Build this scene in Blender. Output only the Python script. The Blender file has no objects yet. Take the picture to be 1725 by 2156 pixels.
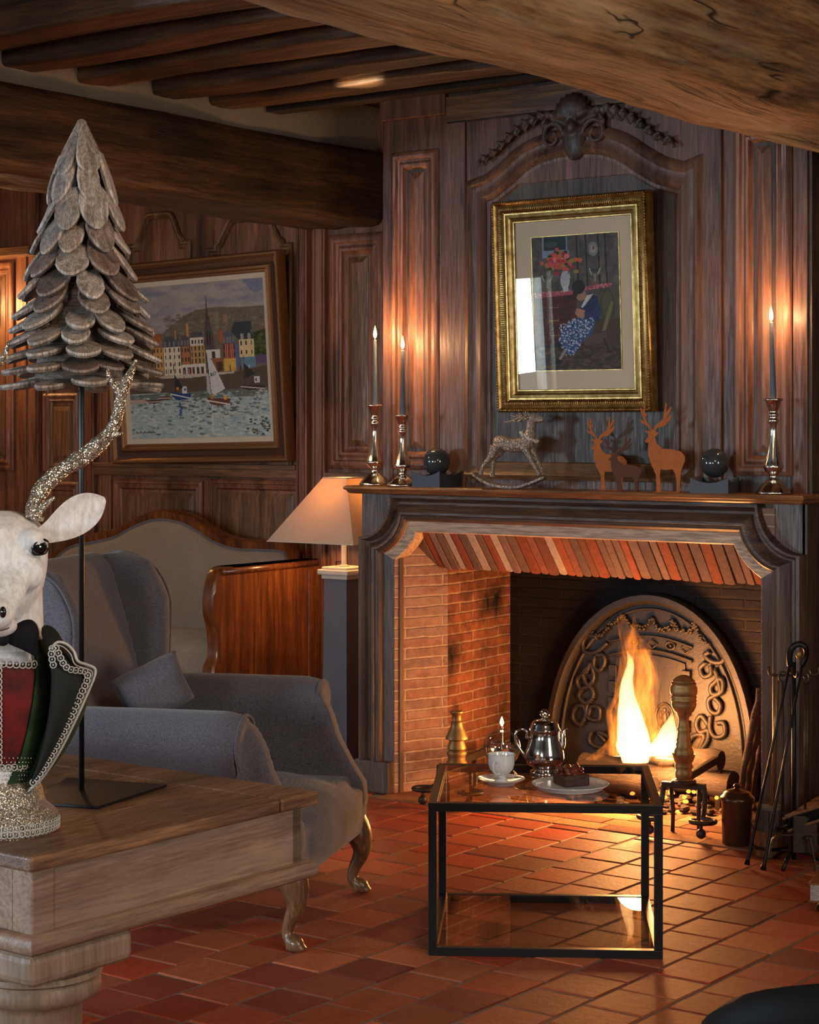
import bpy, math, random
import numpy as np
from mathutils import Vector, Matrix, noise
R = math.radians
random.seed(7)
scn = bpy.context.scene
COL = scn.collection
# ------------------------------------------------------------------ camera
CAMZ = 1.55; F = 4100.0; CX = 862.5; HY = 900.0; YAW = R(36.4)
RT = Vector((math.cos(YAW), math.sin(YAW), 0)); FW = Vector((-math.sin(YAW), math.cos(YAW), 0))
CAM = Vector((0, 0, CAMZ))
cam = bpy.data.cameras.new('camera'); co = bpy.data.objects.new('camera', cam); COL.objects.link(co)
co.location = CAM; co.rotation_euler = (R(90), 0, YAW)
cam.sensor_fit = 'HORIZONTAL'; cam.sensor_width = 36; cam.lens = F/1725*36
cam.shift_y = -(1078-HY)/1725; cam.clip_start = .05
scn.camera = co
def at(px, py=None, X=None, Y=None, Z=None, d=None):
    """world point seen at a photo position, on the given plane of the room"""
    u = (px-CX)/F; v = (HY-(py if py is not None else HY))/F
    r = FW + RT*u + Vector((0, 0, v))
    if X is not None: t = X/r.x
    elif Y is not None: t = Y/r.y
    elif Z is not None: t = (Z-CAMZ)/r.z
    else: t = d
    return CAM + r*t
# ------------------------------------------------------------------ light
scn.view_settings.view_transform = 'Standard'; scn.view_settings.look = 'None'
scn.view_settings.gamma = 1; scn.view_settings.use_curve_mapping = False
scn.view_settings.exposure = 0.0
w = bpy.data.worlds.new('world'); scn.world = w; w.use_nodes = True
w.node_tree.nodes['Background'].inputs[0].default_value = (.62, .78, 1, 1)
w.node_tree.nodes['Background'].inputs[1].default_value = 1.6
def light(name, kind, loc, energy, color, size=.1, target=None, spot=None, sizey=None, blend=.5, spread=None):
    l = bpy.data.lights.new(name, kind); l.energy = energy; l.color = color
    if kind == 'AREA':
        l.size = size
        if spread: l.spread = R(spread)
        if sizey: l.shape = 'RECTANGLE'; l.size_y = sizey
    else: l.shadow_soft_size = size
    if spot: l.spot_size = R(spot); l.spot_blend = blend
    o = bpy.data.objects.new(name, l); COL.objects.link(o); o.location = loc
    if target is not None:
        o.rotation_euler = (Vector(target)-Vector(loc)).to_track_quat('-Z', 'Y').to_euler()
    return o
WARM = (1, .60, .30); FIRE = (1, .42, .13); COOL = (.74, .87, 1); NEUT = (1, .93, .84)
# daylight through the two windows (left wall, rear wall)
light('daylight_left', 'AREA', (-9.42, -.60, 1.64), 480, (.60, .79, 1), 1.5, (-4, -.60, 1.64), sizey=.86)
light('daylight_rear', 'AREA', (-4.6, -2.8, 1.5), 50, COOL, 1.3, (-4, 5, -.6), sizey=1.0, spread=90)
light('daylight_rear_two', 'AREA', (-1.2, -2.8, 1.5), 26, NEUT, 1.2, (-4, 5, -.6), sizey=1.0, spread=90)
light('fill_light_right', 'AREA', (1.9, 3.2, 1.8), 48, NEUT, 1.3, (-3.5, 3.6, 1.0), sizey=1.3, spread=130)  # unseen fill added from the right to brighten the beam's side
# unseen warm fill lights added under the ceiling to lift the room
light('warm_fill_light', 'AREA', (-.9, 2.6, 2.9), 30, (1, .68, .42), .7, (-3.4, 5.0, .9))
light('warm_fill_light', 'AREA', (-6.9, 4.6, 2.9), 16, WARM, .5, (-6.6, 5.2, .8))
# ------------------------------------------------------------------ mesh helpers
class MB:
    def __init__(s): s.v = []; s.f = []; s.c = []; s.m = []
    def add(s, vs, fs, col=None, mi=0):
        o = len(s.v); s.v += [Vector(a) for a in vs]
        for f in fs: s.f.append([o+i for i in f]); s.c.append(col); s.m.append(mi)
        return s
    def box(s, c, size, rot=None, col=None, taper=1, mi=0):
        x, y, z = [a/2 for a in size]; vs = []
        for dz in (-1, 1):
            k = taper if dz > 0 else 1
            for dx, dy in ((-1, -1), (1, -1), (1, 1), (-1, 1)): vs.append(Vector((dx*x*k, dy*y*k, dz*z)))
        if rot is not None: vs = [rot@a for a in vs]
        vs = [a+Vector(c) for a in vs]
        return s.add(vs, [(3, 2, 1, 0), (4, 5, 6, 7), (0, 1, 5, 4), (1, 2, 6, 5), (2, 3, 7, 6), (3, 0, 4, 7)], col, mi)
    def bb(s, x0, x1, y0, y1, z0, z1, **k):
        return s.box(((x0+x1)/2, (y0+y1)/2, (z0+z1)/2), (abs(x1-x0), abs(y1-y0), abs(z1-z0)), **k)
    def tube(s, pts, rad, n=12, col=None, flat=1.0, closed=False, cap=True):
        pts = [Vector(p) for p in pts]; N = len(pts)
        if not hasattr(rad, '__len__'): rad = [rad]*N
        ring = []; prev = None
        for i, p in enumerate(pts):
            if closed: t = pts[(i+1) % N]-pts[i-1]
            else: t = pts[min(i+1, N-1)]-pts[max(i-1, 0)]
            if t.length < 1e-9: t = Vector((0, 0, 1))
            t.normalize()
            if prev is None:
                a = Vector((0, 0, 1)) if abs(t.z) < .9 else Vector((1, 0, 0))
                u = t.cross(a).normalized()
            else:
                u = prev-t*prev.dot(t)
                u = u.normalized() if u.length > 1e-6 else t.orthogonal().normalized()
            prev = u; w_ = t.cross(u)
            ring.append([p+(u*math.cos(2*math.pi*k/n)+w_*math.sin(2*math.pi*k/n)*flat)*rad[i] for k in range(n)])
        vs = [q for r_ in ring for q in r_]; fs = []
        for i in range(N if closed else N-1):
            j = (i+1) % N
            for k in range(n): fs.append((i*n+k, i*n+(k+1) % n, j*n+(k+1) % n, j*n+k))
        if cap and not closed: fs += [tuple(range(n))[::-1], tuple((N-1)*n+k for k in range(n))]
        return s.add(vs, fs, col)
    def lathe(s, prof, n=32, loc=(0, 0, 0), col=None, sx=1, sy=1, flute=0, nf=8):
        vs = []; L = Vector(loc)
        for r_, z in prof:
            for k in range(n):
                a = 2*math.pi*k/n; q = max(r_, .00005)*(1+flute*math.cos(nf*a))
                vs.append(L+Vector((q*math.cos(a)*sx, q*math.sin(a)*sy, z)))
        fs = []
        for i in range(len(prof)-1):
            for k in range(n): fs.append((i*n+k, i*n+(k+1) % n, (i+1)*n+(k+1) % n, (i+1)*n+k))
        if prof[0][0] > .0002: fs.append(tuple(range(n))[::-1])
        if prof[-1][0] > .0002: fs.append(tuple((len(prof)-1)*n+k for k in range(n)))
        return s.add(vs, fs, col)
    def prism(s, poly, fn, a, b, col=None):
        n = len(poly); vs = [fn(p[0], p[1], a) for p in poly]+[fn(p[0], p[1], b) for p in poly]
        return s.add(vs, [tuple(range(n)), tuple(range(n, 2*n))[::-1]]+[(i, i+n, (i+1) % n+n, (i+1) % n) for i in range(n)], col)
    def ell(s, c, r, rot=None, n=16, m=10, col=None):
        vs = []; c = Vector(c)
        for i in range(m+1):
            th = math.pi*i/m
            for k in range(n):
                a = 2*math.pi*k/n
                q = Vector((r[0]*math.sin(th)*math.cos(a), r[1]*math.sin(th)*math.sin(a), r[2]*math.cos(th)))
                if i in (0, m): q = Vector((q.x+1e-5*math.cos(a), q.y+1e-5*math.sin(a), q.z))
                vs.append(c+(rot@q if rot is not None else q))
        fs = [(i*n+k, (i+1)*n+k, (i+1)*n+(k+1) % n, i*n+(k+1) % n) for i in range(m) for k in range(n)]
        return s.add(vs, fs, col)
    def loft(s, rings, col=None, cap=True):
        n = len(rings[0]); vs = [q for r_ in rings for q in r_]
        fs = [(i*n+k, i*n+(k+1) % n, (i+1)*n+(k+1) % n, (i+1)*n+k) for i in range(len(rings)-1) for k in range(n)]
        if cap: fs += [tuple(range(n))[::-1], tuple((len(rings)-1)*n+k for k in range(n))]
        return s.add(vs, fs, col)
    def mold(s, path, prof, fn, closed=False, col=None):
        """sweep a profile of (in-plane offset, height) along a 2-D path with mitred corners"""
        N = len(path); P = [Vector((p[0], p[1])) for p in path]; rows = []
        for i in range(N):
            a = P[i-1] if (closed or i > 0) else None; b = P[(i+1) % N] if (closed or i < N-1) else None
            d1 = (P[i]-a).normalized() if a is not None else (b-P[i]).normalized()
            d2 = (b-P[i]).normalized() if b is not None else d1
            n1 = Vector((-d1.y, d1.x)); n2 = Vector((-d2.y, d2.x)); m = n1+n2
            m = m/max(m.dot(n1), .3) if m.length > 1e-6 else n1
            rows.append([fn(P[i].x+m.x*o, P[i].y+m.y*o, h) for o, h in prof])
        k = len(prof); vs = [q for r_ in rows for q in r_]; fs = []
        for i in range(N if closed else N-1):
            j = (i+1) % N
            for q in range(k-1): fs.append((i*k+q, j*k+q, j*k+q+1, i*k+q+1))
        return s.add(vs, fs, col)
    def build(s, name, mat, parent=None, smooth=False, bevel=0, remesh=0, sub=0, relax=0, world=False, ang=None, seg=2):
        me = bpy.data.meshes.new(name); me.from_pydata(s.v, [], s.f)
        mats = mat if isinstance(mat, (list, tuple)) else [mat]
        for m_ in mats: me.materials.append(m_)
        if any(s.m):
            for p, i in zip(me.polygons, s.m): p.material_index = i
        if any(c is not None for c in s.c) and not remesh:
            at_ = me.color_attributes.new('Col', 'FLOAT_COLOR', 'CORNER'); buf = []
            for p, c in zip(me.polygons, s.c):
                c = c if c is not None else (.5, .5, .5)
                buf += [c[0], c[1], c[2], 1]*p.loop_total
            at_.data.foreach_set('color', buf)
        me.validate(); me.update()
        o = bpy.data.objects.new(name, me); COL.objects.link(o)
        if not remesh and not s.m.count(99):
            import bmesh
            bm = bmesh.new(); bm.from_mesh(me); bmesh.ops.recalc_face_normals(bm, faces=bm.faces); bm.to_mesh(me); bm.free()
        if smooth or remesh or sub: me.shade_smooth()
        if parent is not None:
            o.parent = parent
            if world: o.matrix_parent_inverse = parent.matrix_basis.inverted()
        if remesh:
            m_ = o.modifiers.new('r', 'REMESH'); m_.mode = 'VOXEL'; m_.voxel_size = remesh; m_.use_smooth_shade = True
        if relax:
            m_ = o.modifiers.new('s', 'SMOOTH'); m_.factor = .5; m_.iterations = relax
        if bevel:
            m_ = o.modifiers.new('b', 'BEVEL'); m_.width = bevel; m_.segments = seg; m_.limit_method = 'ANGLE'; m_.angle_limit = R(35)
            if not smooth: m_.harden_normals = False
        if sub:
            m_ = o.modifiers.new('u', 'SUBSURF'); m_.levels = sub; m_.render_levels = sub
        if (smooth or bevel) and ang is not None:
            try:
                me.shade_smooth(); me.set_sharp_from_angle(angle=R(ang))
            except Exception: pass
        return o
def thing(name, label, cat, loc=(0, 0, 0), rot=(0, 0, 0), group=None):
    o = bpy.data.objects.new(name, None); COL.objects.link(o); o.empty_display_size = .1
    o.location = loc; o.rotation_euler = rot; o['label'] = label; o['category'] = cat
    if group: o['group'] = group
    return o
def tag(o, label, cat, group=None, kind=None):
    o['label'] = label; o['category'] = cat
    if group: o['group'] = group
    if kind: o['kind'] = kind
    return o
def struct(o): o['kind'] = 'structure'; return o
def smooth_path(pts, k=6):
    P = [Vector(p) for p in pts]; out = []
    for i in range(len(P)-1):
        a = P[max(i-1, 0)]; b = P[i]; c = P[i+1]; d = P[min(i+2, len(P)-1)]
        for j in range(k):
            t = j/k
            out.append(.5*((2*b)+(c-a)*t+(2*a-5*b+4*c-d)*t*t+(3*b-a-3*c+d)*t**3))
    out.append(P[-1]); return out
def interp(vals, k=6):
    return [v.x for v in smooth_path([Vector((a, 0, 0)) for a in vals], k)]
# ------------------------------------------------------------------ materials
def srgb(r, g, b):
    return tuple(((c/255)/12.92 if c/255 <= .04045 else ((c/255+.055)/1.055)**2.4) for c in (r, g, b))
def newmat(name):
    m = bpy.data.materials.new(name); m.use_nodes = True
    nt = m.node_tree; return m, nt, nt.nodes['Principled BSDF']
def N(nt, t, **k):
    n = nt.nodes.new(t)
    for a, b in k.items():
        if a.startswith('_'): setattr(n, a[1:], b)
        else: n.inputs[a.replace('__', ' ')].default_value = b
    return n
def ramp(nt, src, stops):
    r_ = nt.nodes.new('ShaderNodeValToRGB'); e = r_.color_ramp.elements
    while len(e) < len(stops): e.new(.5)
    for q, (p, c) in zip(e, stops): q.position = p; q.color = (c[0], c[1], c[2], 1)
    nt.links.new(src, r_.inputs[0]); return r_.outputs[0]
def mix(nt, a, b, f, mode='MIX'):
    n = nt.nodes.new('ShaderNodeMix'); n.data_type = 'RGBA'; n.blend_type = mode
    for s_, k in ((a, 6), (b, 7)):
        if isinstance(s_, tuple): n.inputs[k].default_value = (s_[0], s_[1], s_[2], 1)
        else: nt.links.new(s_, n.inputs[k])
    if isinstance(f, (int, float)): n.inputs[0].default_value = f
    else: nt.links.new(f, n.inputs[0])
    return n.outputs[2]
def mapped(nt, scale, coord='Object', loc=(0, 0, 0)):
    tc = nt.nodes.new('ShaderNodeTexCoord'); mp = nt.nodes.new('ShaderNodeMapping')
    nt.links.new(tc.outputs[coord], mp.inputs[0]); mp.inputs[3].default_value = scale; mp.inputs[1].default_value = loc
    return mp.outputs[0]
def noise_(nt, vec, scale, detail=6, rough=.6, dist=0):
    n = N(nt, 'ShaderNodeTexNoise', Scale=scale, Detail=detail, Roughness=rough, Distortion=dist)
    nt.links.new(vec, n.inputs['Vector']); return n.outputs['Fac']
def bump(nt, b, h, strength=.3, dist=.01):
    n = N(nt, 'ShaderNodeBump', Strength=strength, Distance=dist); nt.links.new(h, n.inputs['Height']); nt.links.new(n.outputs[0], b.inputs['Normal'])
def plain(name, col, rough=.5, metal=0, spec=.5, bumps=None, **k):
    m, nt, b = newmat(name); b.inputs['Base Color'].default_value = (*col, 1); b.inputs['Roughness'].default_value = rough
    b.inputs['Metallic'].default_value = metal; b.inputs['Specular IOR Level'].default_value = spec
    v = mapped(nt, (1, 1, 1)); f = noise_(nt, v, k.get('ns', 40), 5)
    va = k.get('var', .25)
    c = mix(nt, tuple(x*(1-va) for x in col), tuple(min(1, x*(1+va)) for x in col), f); nt.links.new(c, b.inputs['Base Color'])
    if bumps: bump(nt, b, noise_(nt, v, bumps[0], 4), bumps[1], bumps[2])
    if k.get('coat'): b.inputs['Coat Weight'].default_value = k['coat']; b.inputs['Coat Roughness'].default_value = .15
    return m
def wood(name, dark, light_, axis='Z', scale=1.0, rough=.45, bm=.35, mott=.5, cracks=0, grey=None, coat=0, useco=False, fine=.7):
    m, nt, b = newmat(name)
    s = [1, 1, 1]; s['XYZ'.index(axis)] = .07; s = tuple(q*scale for q in s)
    v = mapped(nt, s); v1 = mapped(nt, (1, 1, 1))
    n1 = noise_(nt, v, 14, 8, .65, 1.2); n2 = noise_(nt, v, 110, 4, .6); n3 = noise_(nt, v1, 2.6*scale, 4, .5)
    c = ramp(nt, n1, [(.3, dark), (.5, tuple((a+b_)/2 for a, b_ in zip(dark, light_))), (.68, light_)])
    c = mix(nt, c, ramp(nt, n2, [(.36, (.30, .28, .27)), (.62, (1.2, 1.18, 1.15))]), fine, 'MULTIPLY')
    c = mix(nt, c, ramp(nt, n3, [(.32, (.42, .40, .38)), (.62, (1.15, 1.12, 1.1))]), mott, 'MULTIPLY')
    if grey:
        g = noise_(nt, v, 7, 6, .7); c = mix(nt, c, grey, ramp(nt, g, [(.46, (0, 0, 0)), (.66, (.75, .75, .75))]))
    h = mix(nt, n1, n2, .5)
    if cracks:
        w_ = noise_(nt, v, 5, 3, .55, 2.0)
        k = ramp(nt, w_, [(.487, (1, 1, 1)), (.498, (0, 0, 0)), (.502, (0, 0, 0)), (.513, (1, 1, 1))])
        gate = ramp(nt, noise_(nt, v1, 1.7, 2), [(.5, (1, 1, 1)), (.56, (0, 0, 0))])
        k = mix(nt, k, (1, 1, 1), gate)
        c = mix(nt, c, k, cracks, 'MULTIPLY'); h = mix(nt, h, k, .7, 'MULTIPLY')
    if useco:
        a = nt.nodes.new('ShaderNodeVertexColor'); a.layer_name = 'Col'
        c = mix(nt, c, a.outputs[0], 1.0, 'MULTIPLY')
    nt.links.new(c, b.inputs['Base Color']); b.inputs['Roughness'].default_value = rough
    rr = ramp(nt, n2, [(.3, (rough+.2,)*3), (.7, (max(rough-.1, .05),)*3)]); nt.links.new(rr, b.inputs['Roughness'])
    bump(nt, b, h, bm, .006)
    if coat: b.inputs['Coat Weight'].default_value = coat; b.inputs['Coat Roughness'].default_value = .2
    return m
OAKD = (.058, .020, .010); OAKL = (.33, .128, .068)
M = {}
M['panel'] = wood('oak_panelling', OAKD, OAKL, 'Z', 1, .42, .45, .6, grey=(.27, .125, .075))
M['panel_h'] = wood('oak_rail', OAKD, OAKL, 'X', 1, .42, .4, .6)
M['panel_old'] = wood('old_dark_oak', (.022, .012, .008), (.115, .060, .038), 'Z', 1, .45, .5, .6, grey=(.10, .062, .042))
M['panel_warm'] = wood('honey_oak', (.07, .030, .014), (.27, .13, .06), 'Z', 1, .4, .3, .5)
M['panel_warmh'] = wood('honey_oak_rail', (.07, .030, .014), (.27, .13, .06), 'X', 1, .4, .3, .5)
M['mantel_v'] = wood('mantel_oak_upright', (.030, .018, .013), (.15, .085, .058), 'Z', 1.3, .4, .5, .6, grey=(.13, .072, .046))
M['mantel_h'] = wood('mantel_oak', (.040, .019, .012), (.16, .084, .052), 'X', 1.3, .45, .4, .5)
M['strip'] = wood('pale_inner_strip', (.42, .28, .18), (.62, .44, .31), 'X', 1.2, .5, .2, .3)
M['shelf'] = wood('mantel_shelf_wood', (.09, .033, .012), (.38, .15, .05), 'X', 1.5, .3, .25, .4, coat=.2)
M['beam'] = wood('rough_beam_oak', (.075, .032, .011), (.38, .19, .075), 'Y', .8, .6, 1.0, .6, cracks=.95, grey=(.42, .30, .175))
M['beam_dark'] = wood('dark_beam_oak', (.018, .008, .003), (.135, .060, .022), 'Y', .8, .6, 1.0, .8, cracks=.9)
M['joist'] = wood('joist_oak', (.018, .007, .003), (.175, .074, .025), 'X', .8, .5, .9, .9)
M['ceil'] = wood('ceiling_plank_oak', (.016, .007, .004), (.06, .028, .014), 'X', .8, .5, .5, .6)
M['table'] = wood('worn_pine_top', (.10, .045, .022), (.30, .155, .08), 'Y', 1.6, .42, .4, .5)
M['apron'] = wood('waxed_pine', (.17, .095, .062), (.36, .225, .15), 'Y', 1.3, .5, .3, .35, grey=(.30, .20, .145), fine=.55)
M['turned'] = wood('pale_turned_pine', (.20, .125, .08), (.32, .215, .145), 'Z', 1.2, .55, .2, .3, fine=.3)
M['sofaw'] = wood('glossy_cherry_wood', (.055, .014, .004), (.27, .080, .017), 'Z', .9, .25, .1, .5, coat=.5)
M['legw'] = wood('polished_leg_wood', (.08, .035, .015), (.32, .16, .07), 'Z', 2, .28, .1, .4, coat=.4)
M['petal'] = wood('weathered_driftwood', (.16, .135, .12), (.70, .63, .59), 'Z', 3.0, .75, .9, .3, useco=True)
M['log'] = wood('charred_bark', (.012, .008, .006), (.07, .04, .025), 'X', 3, .9, 1, .6)
M['iron'] = plain('black_iron', (.018, .016, .015), .42, .7, .5, (60, .3, .003))
M['iron_brown'] = plain('old_wrought_iron', (.055, .038, .027), .5, .7, .5, (80, .5, .003))
M['black'] = plain('black_powder_coat', (.010, .010, .011), .38, .3, .5)
M['brass'] = plain('tarnished_brass', (.30, .18, .07), .5, .8, .5, (25, .15, .003), var=.4)
M['silver'] = plain('polished_silver', (.62, .59, .56), .12, 1, .5, None, var=.12, ns=15)
M['chrome'] = plain('bright_steel', (.7, .7, .7), .1, 1)
M['plaster'] = plain('pale_plaster', (.33, .27, .20), .9, 0, .2, (20, .4, .01), ns=8, var=.2)
M['china'] = plain('white_porcelain', (.80, .82, .84), .12, 0, .6, None, var=.02)
M['gilt'] = plain('gold_rim', (.7, .45, .15), .25, 1)
M['taper'] = plain('blue_grey_wax', (.075, .095, .12), .55, 0, .4, None, var=.1)
M['slate'] = plain('dark_slate', (.032, .038, .047), .5, 0, .5, (50, .15, .004), var=.2)
M['rust'] = plain('rusted_steel', (.40, .105, .02), .7, .1, .3, (90, .3, .002), var=.3)
M['rust_shaded'] = plain('shaded_rusted_steel', (.10, .030, .014), .7, .1, .3, (90, .3, .002), var=.3)  # rust with shadow put into its colour; reused for the bust's mouth
M['copper'] = plain('brown_glazed_metal', (.085, .035, .018), .28, .55, .5, (12, .05, .003), var=.3)
M['choc'] = plain('dark_chocolate', (.045, .010, .006), .45, 0, .5, (60, .6, .004))
M['glaze'] = plain('glossy_caramel', (.13, .028, .008), .12, 0, .6, (30, .5, .006))
M['white_paint'] = plain('cream_painted_wood', (.55, .49, .40), .5, 0, .4, (40, .2, .004), ns=10, var=.15)
M['blue_paint'] = plain('worn_grey_blue_paint', (.10, .098, .115), .5, 0, .4, (30, .3, .004), ns=5, var=.5)
M['velvet_black'] = plain('black_velvet', (.006, .006, .010), .8, 0, .2)
M['leather'] = plain('black_leather', (.004, .0035, .0035), .65, 0, .15)
M['eye'] = plain('black_glass_eye', (.008, .006, .006), .03, 0, .8, None, var=0)
M['pages'] = wood('book_pages', (.30, .27, .27), (.55, .50, .48), 'X', 6, .8, .6, .2)
M['cover'] = plain('tooled_leather_cover', (.22, .07, .018), .35, 0, .5, (160, .9, .004))
M['ball'] = plain('dark_polished_stone', (.035, .040, .045), .10, .1, .7, None, var=.3, ns=12)
M['grout'] = plain('grey_mortar', (.20, .14, .105), .9, 0, .2, (60, .6, .006))
M['bristle'] = plain('grey_bristles', (.16, .12, .10), .9, 0, .2, (220, 1, .01))
def velvet(name, col):
    m, nt, b = newmat(name); v = mapped(nt, (1, 1, 1)); f = noise_(nt, v, 18, 4)
    c = ramp(nt, f, [(.35, tuple(x*.35 for x in col)), (.65, tuple(min(1, x*1.5) for x in col))]); nt.links.new(c, b.inputs['Base Color'])
    b.inputs['Roughness'].default_value = .8; b.inputs['Sheen Weight'].default_value = .5; b.inputs['Sheen Tint'].default_value = (*col, 1)
    bump(nt, b, noise_(nt, v, 500, 2), .3, .002); return m
M['green'] = velvet('green_velvet', (.010, .036, .010))
M['red'] = velvet('red_velvet', (.11, .001, .002))
def fabric(name, a, bcol):
    m, nt, b = newmat(name); v = mapped(nt, (1, 1, 1))
    w1 = N(nt, 'ShaderNodeTexWave', Scale=170, Distortion=2.0, Detail=2); w1.bands_direction = 'Z'; nt.links.new(v, w1.inputs['Vector'])
    w2 = N(nt, 'ShaderNodeTexWave', Scale=170, Distortion=2.0, Detail=2); w2.bands_direction = 'DIAGONAL'; nt.links.new(v, w2.inputs['Vector'])
    f = mix(nt, w1.outputs['Fac'], w2.outputs['Fac'], .5); n = noise_(nt, v, 260, 2); f2 = mix(nt, f, n, .6)
    c = ramp(nt, f2, [(.38, a), (.62, bcol)]); c = mix(nt, c, ramp(nt, noise_(nt, v, 5, 3), [(.3, (.8, .8, .8)), (.7, (1.1, 1.1, 1.1))]), .6, 'MULTIPLY')
    nt.links.new(c, b.inputs['Base Color']); b.inputs['Roughness'].default_value = .9; b.inputs['Specular IOR Level'].default_value = .15
    b.inputs['Sheen Weight'].default_value = .25
    bump(nt, b, f2, .35, .002); return m
M['fabric'] = fabric('grey_blue_linen', (.055, .053, .074), (.19, .175, .205))
M['sofaf'] = fabric('beige_linen', (.17, .13, .10), (.34, .27, .21))
def glitter(name, a, bcol, sc=520, rough=.25):
    m, nt, b = newmat(name); v = mapped(nt, (1, 1, 1))
    vo = N(nt, 'ShaderNodeTexVoronoi', Scale=sc); nt.links.new(v, vo.inputs['Vector'])
    bw = N(nt, 'ShaderNodeRGBToBW'); nt.links.new(vo.outputs['Color'], bw.inputs[0])
    c = ramp(nt, bw.outputs[0], [(.25, a), (.5, bcol), (.75, (1, .95, .85))]); nt.links.new(c, b.inputs['Base Color'])
    b.inputs['Metallic'].default_value = .85; b.inputs['Roughness'].default_value = rough
    g = N(nt, 'ShaderNodeNewGeometry'); s1 = N(nt, 'ShaderNodeVectorMath', _operation='SUBTRACT'); nt.links.new(vo.outputs['Color'], s1.inputs[0]); s1.inputs[1].default_value = (.5, .5, .5)
    s2 = N(nt, 'ShaderNodeVectorMath', _operation='MULTIPLY_ADD'); nt.links.new(s1.outputs[0], s2.inputs[0]); s2.inputs[1].default_value = (1.5, 1.5, 1.5); nt.links.new(g.outputs['Normal'], s2.inputs[2])
    s3 = N(nt, 'ShaderNodeVectorMath', _operation='NORMALIZE'); nt.links.new(s2.outputs[0], s3.inputs[0]); nt.links.new(s3.outputs[0], b.inputs['Normal'])
    return m
M['glitter'] = glitter('silver_gold_glitter', (.20, .14, .08), (.75, .66, .52))
M['glitter_base'] = glitter('silver_glitter_base', (.22, .17, .12), (.62, .56, .46), 700, .35)
M['deer_dark'] = glitter('bronze_glitter', (.12, .095, .085), (.40, .32, .27), 600, .45)
def mercury():
    m, nt, b = newmat('mercury_glass'); v = mapped(nt, (1, 1, 1))
    f = noise_(nt, v, 90, 6, .8); c = ramp(nt, f, [(.30, (.36, .25, .15)), (.45, (.72, .66, .56)), (.6, (.90, .88, .85))]); nt.links.new(c, b.inputs['Base Color'])
    b.inputs['Metallic'].default_value = 1; b.inputs['Roughness'].default_value = .13; bump(nt, b, f, .12, .003); return m
M['mercury'] = mercury()
def goldm():
    m, nt, b = newmat('antique_gold_leaf'); v = mapped(nt, (1, 1, 1)); f = noise_(nt, v, 30, 6, .7)
    c = ramp(nt, f, [(.3, (.17, .08, .02)), (.55, (.40, .25, .085)), (.7, (.56, .40, .17))]); nt.links.new(c, b.inputs['Base Color'])
    b.inputs['Metallic'].default_value = .9; b.inputs['Roughness'].default_value = .3; bump(nt, b, noise_(nt, v, 160, 3), .25, .002); return m
M['gold'] = goldm()
def skin():
    m, nt, b = newmat('white_flocked_fur'); v = mapped(nt, (1, 1, .35)); f = noise_(nt, v, 90, 6, .7)
    n3 = noise_(nt, mapped(nt, (1, 1, 1)), 9, 3)
    c = ramp(nt, f, [(.3, (.56, .54, .54)), (.6, (.86, .86, .88))]); c = mix(nt, c, ramp(nt, n3, [(.4, (.90, .79, .74)), (.6, (1, 1, 1))]), .7, 'MULTIPLY')
    nt.links.new(c, b.inputs['Base Color']); b.inputs['Roughness'].default_value = .75; b.inputs['Sheen Weight'].default_value = .3; bump(nt, b, f, .5, .004); return m
M['skin'] = skin()
def glassm(name, tint=(1, 1, 1), ior=1.5, rough=0.0):
    m = bpy.data.materials.new(name); m.use_nodes = True; nt = m.node_tree; nt.nodes.remove(nt.nodes['Principled BSDF'])
    t = N(nt, 'ShaderNodeBsdfTransparent'); t.inputs[0].default_value = (*tint, 1); g = N(nt, 'ShaderNodeBsdfGlossy', Roughness=rough)
    f = N(nt, 'ShaderNodeFresnel', IOR=ior); mx = N(nt, 'ShaderNodeMixShader'); ge = N(nt, 'ShaderNodeNewGeometry'); iv = N(nt, 'ShaderNodeMath', _operation='SUBTRACT'); iv.inputs[0].default_value = 1; nt.links.new(ge.outputs['Backfacing'], iv.inputs[1])
    mu = N(nt, 'ShaderNodeMath', _operation='MULTIPLY'); nt.links.new(f.outputs[0], mu.inputs[0]); nt.links.new(iv.outputs[0], mu.inputs[1]); nt.links.new(mu.outputs[0], mx.inputs[0]); nt.links.new(t.outputs[0], mx.inputs[1]); nt.links.new(g.outputs[0], mx.inputs[2])
    nt.links.new(mx.outputs[0], nt.nodes['Material Output'].inputs[0]); return m
M['glass'] = glassm('clear_glass', (.97, .98, .97))
M['globe'] = glassm('blown_glass', (.88, .90, .90), 2.8)
m_, nt_, b_ = newmat('clear_lamp_oil'); b_.inputs['Base Color'].default_value = (.98, .95, .88, 1); b_.inputs['Transmission Weight'].default_value = 1; b_.inputs['Roughness'].default_value = 0; b_.inputs['IOR'].default_value = 1.42; M['oil'] = m_
def emis(name, col, st):
    m = bpy.data.materials.new(name); m.use_nodes = True; nt = m.node_tree; nt.nodes.remove(nt.nodes['Principled BSDF'])
    e = N(nt, 'ShaderNodeEmission', Strength=st); e.inputs[0].default_value = (*col, 1); nt.links.new(e.outputs[0], nt.nodes['Material Output'].inputs[0]); return m
M['cflame'] = emis('candle_flame', (1, .62, .22), 9)
M['bulb'] = emis('lamp_bulb', (1, .62, .28), 20)
M['ember'] = emis('glowing_ember', (1, .25, .03), 4)
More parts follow.
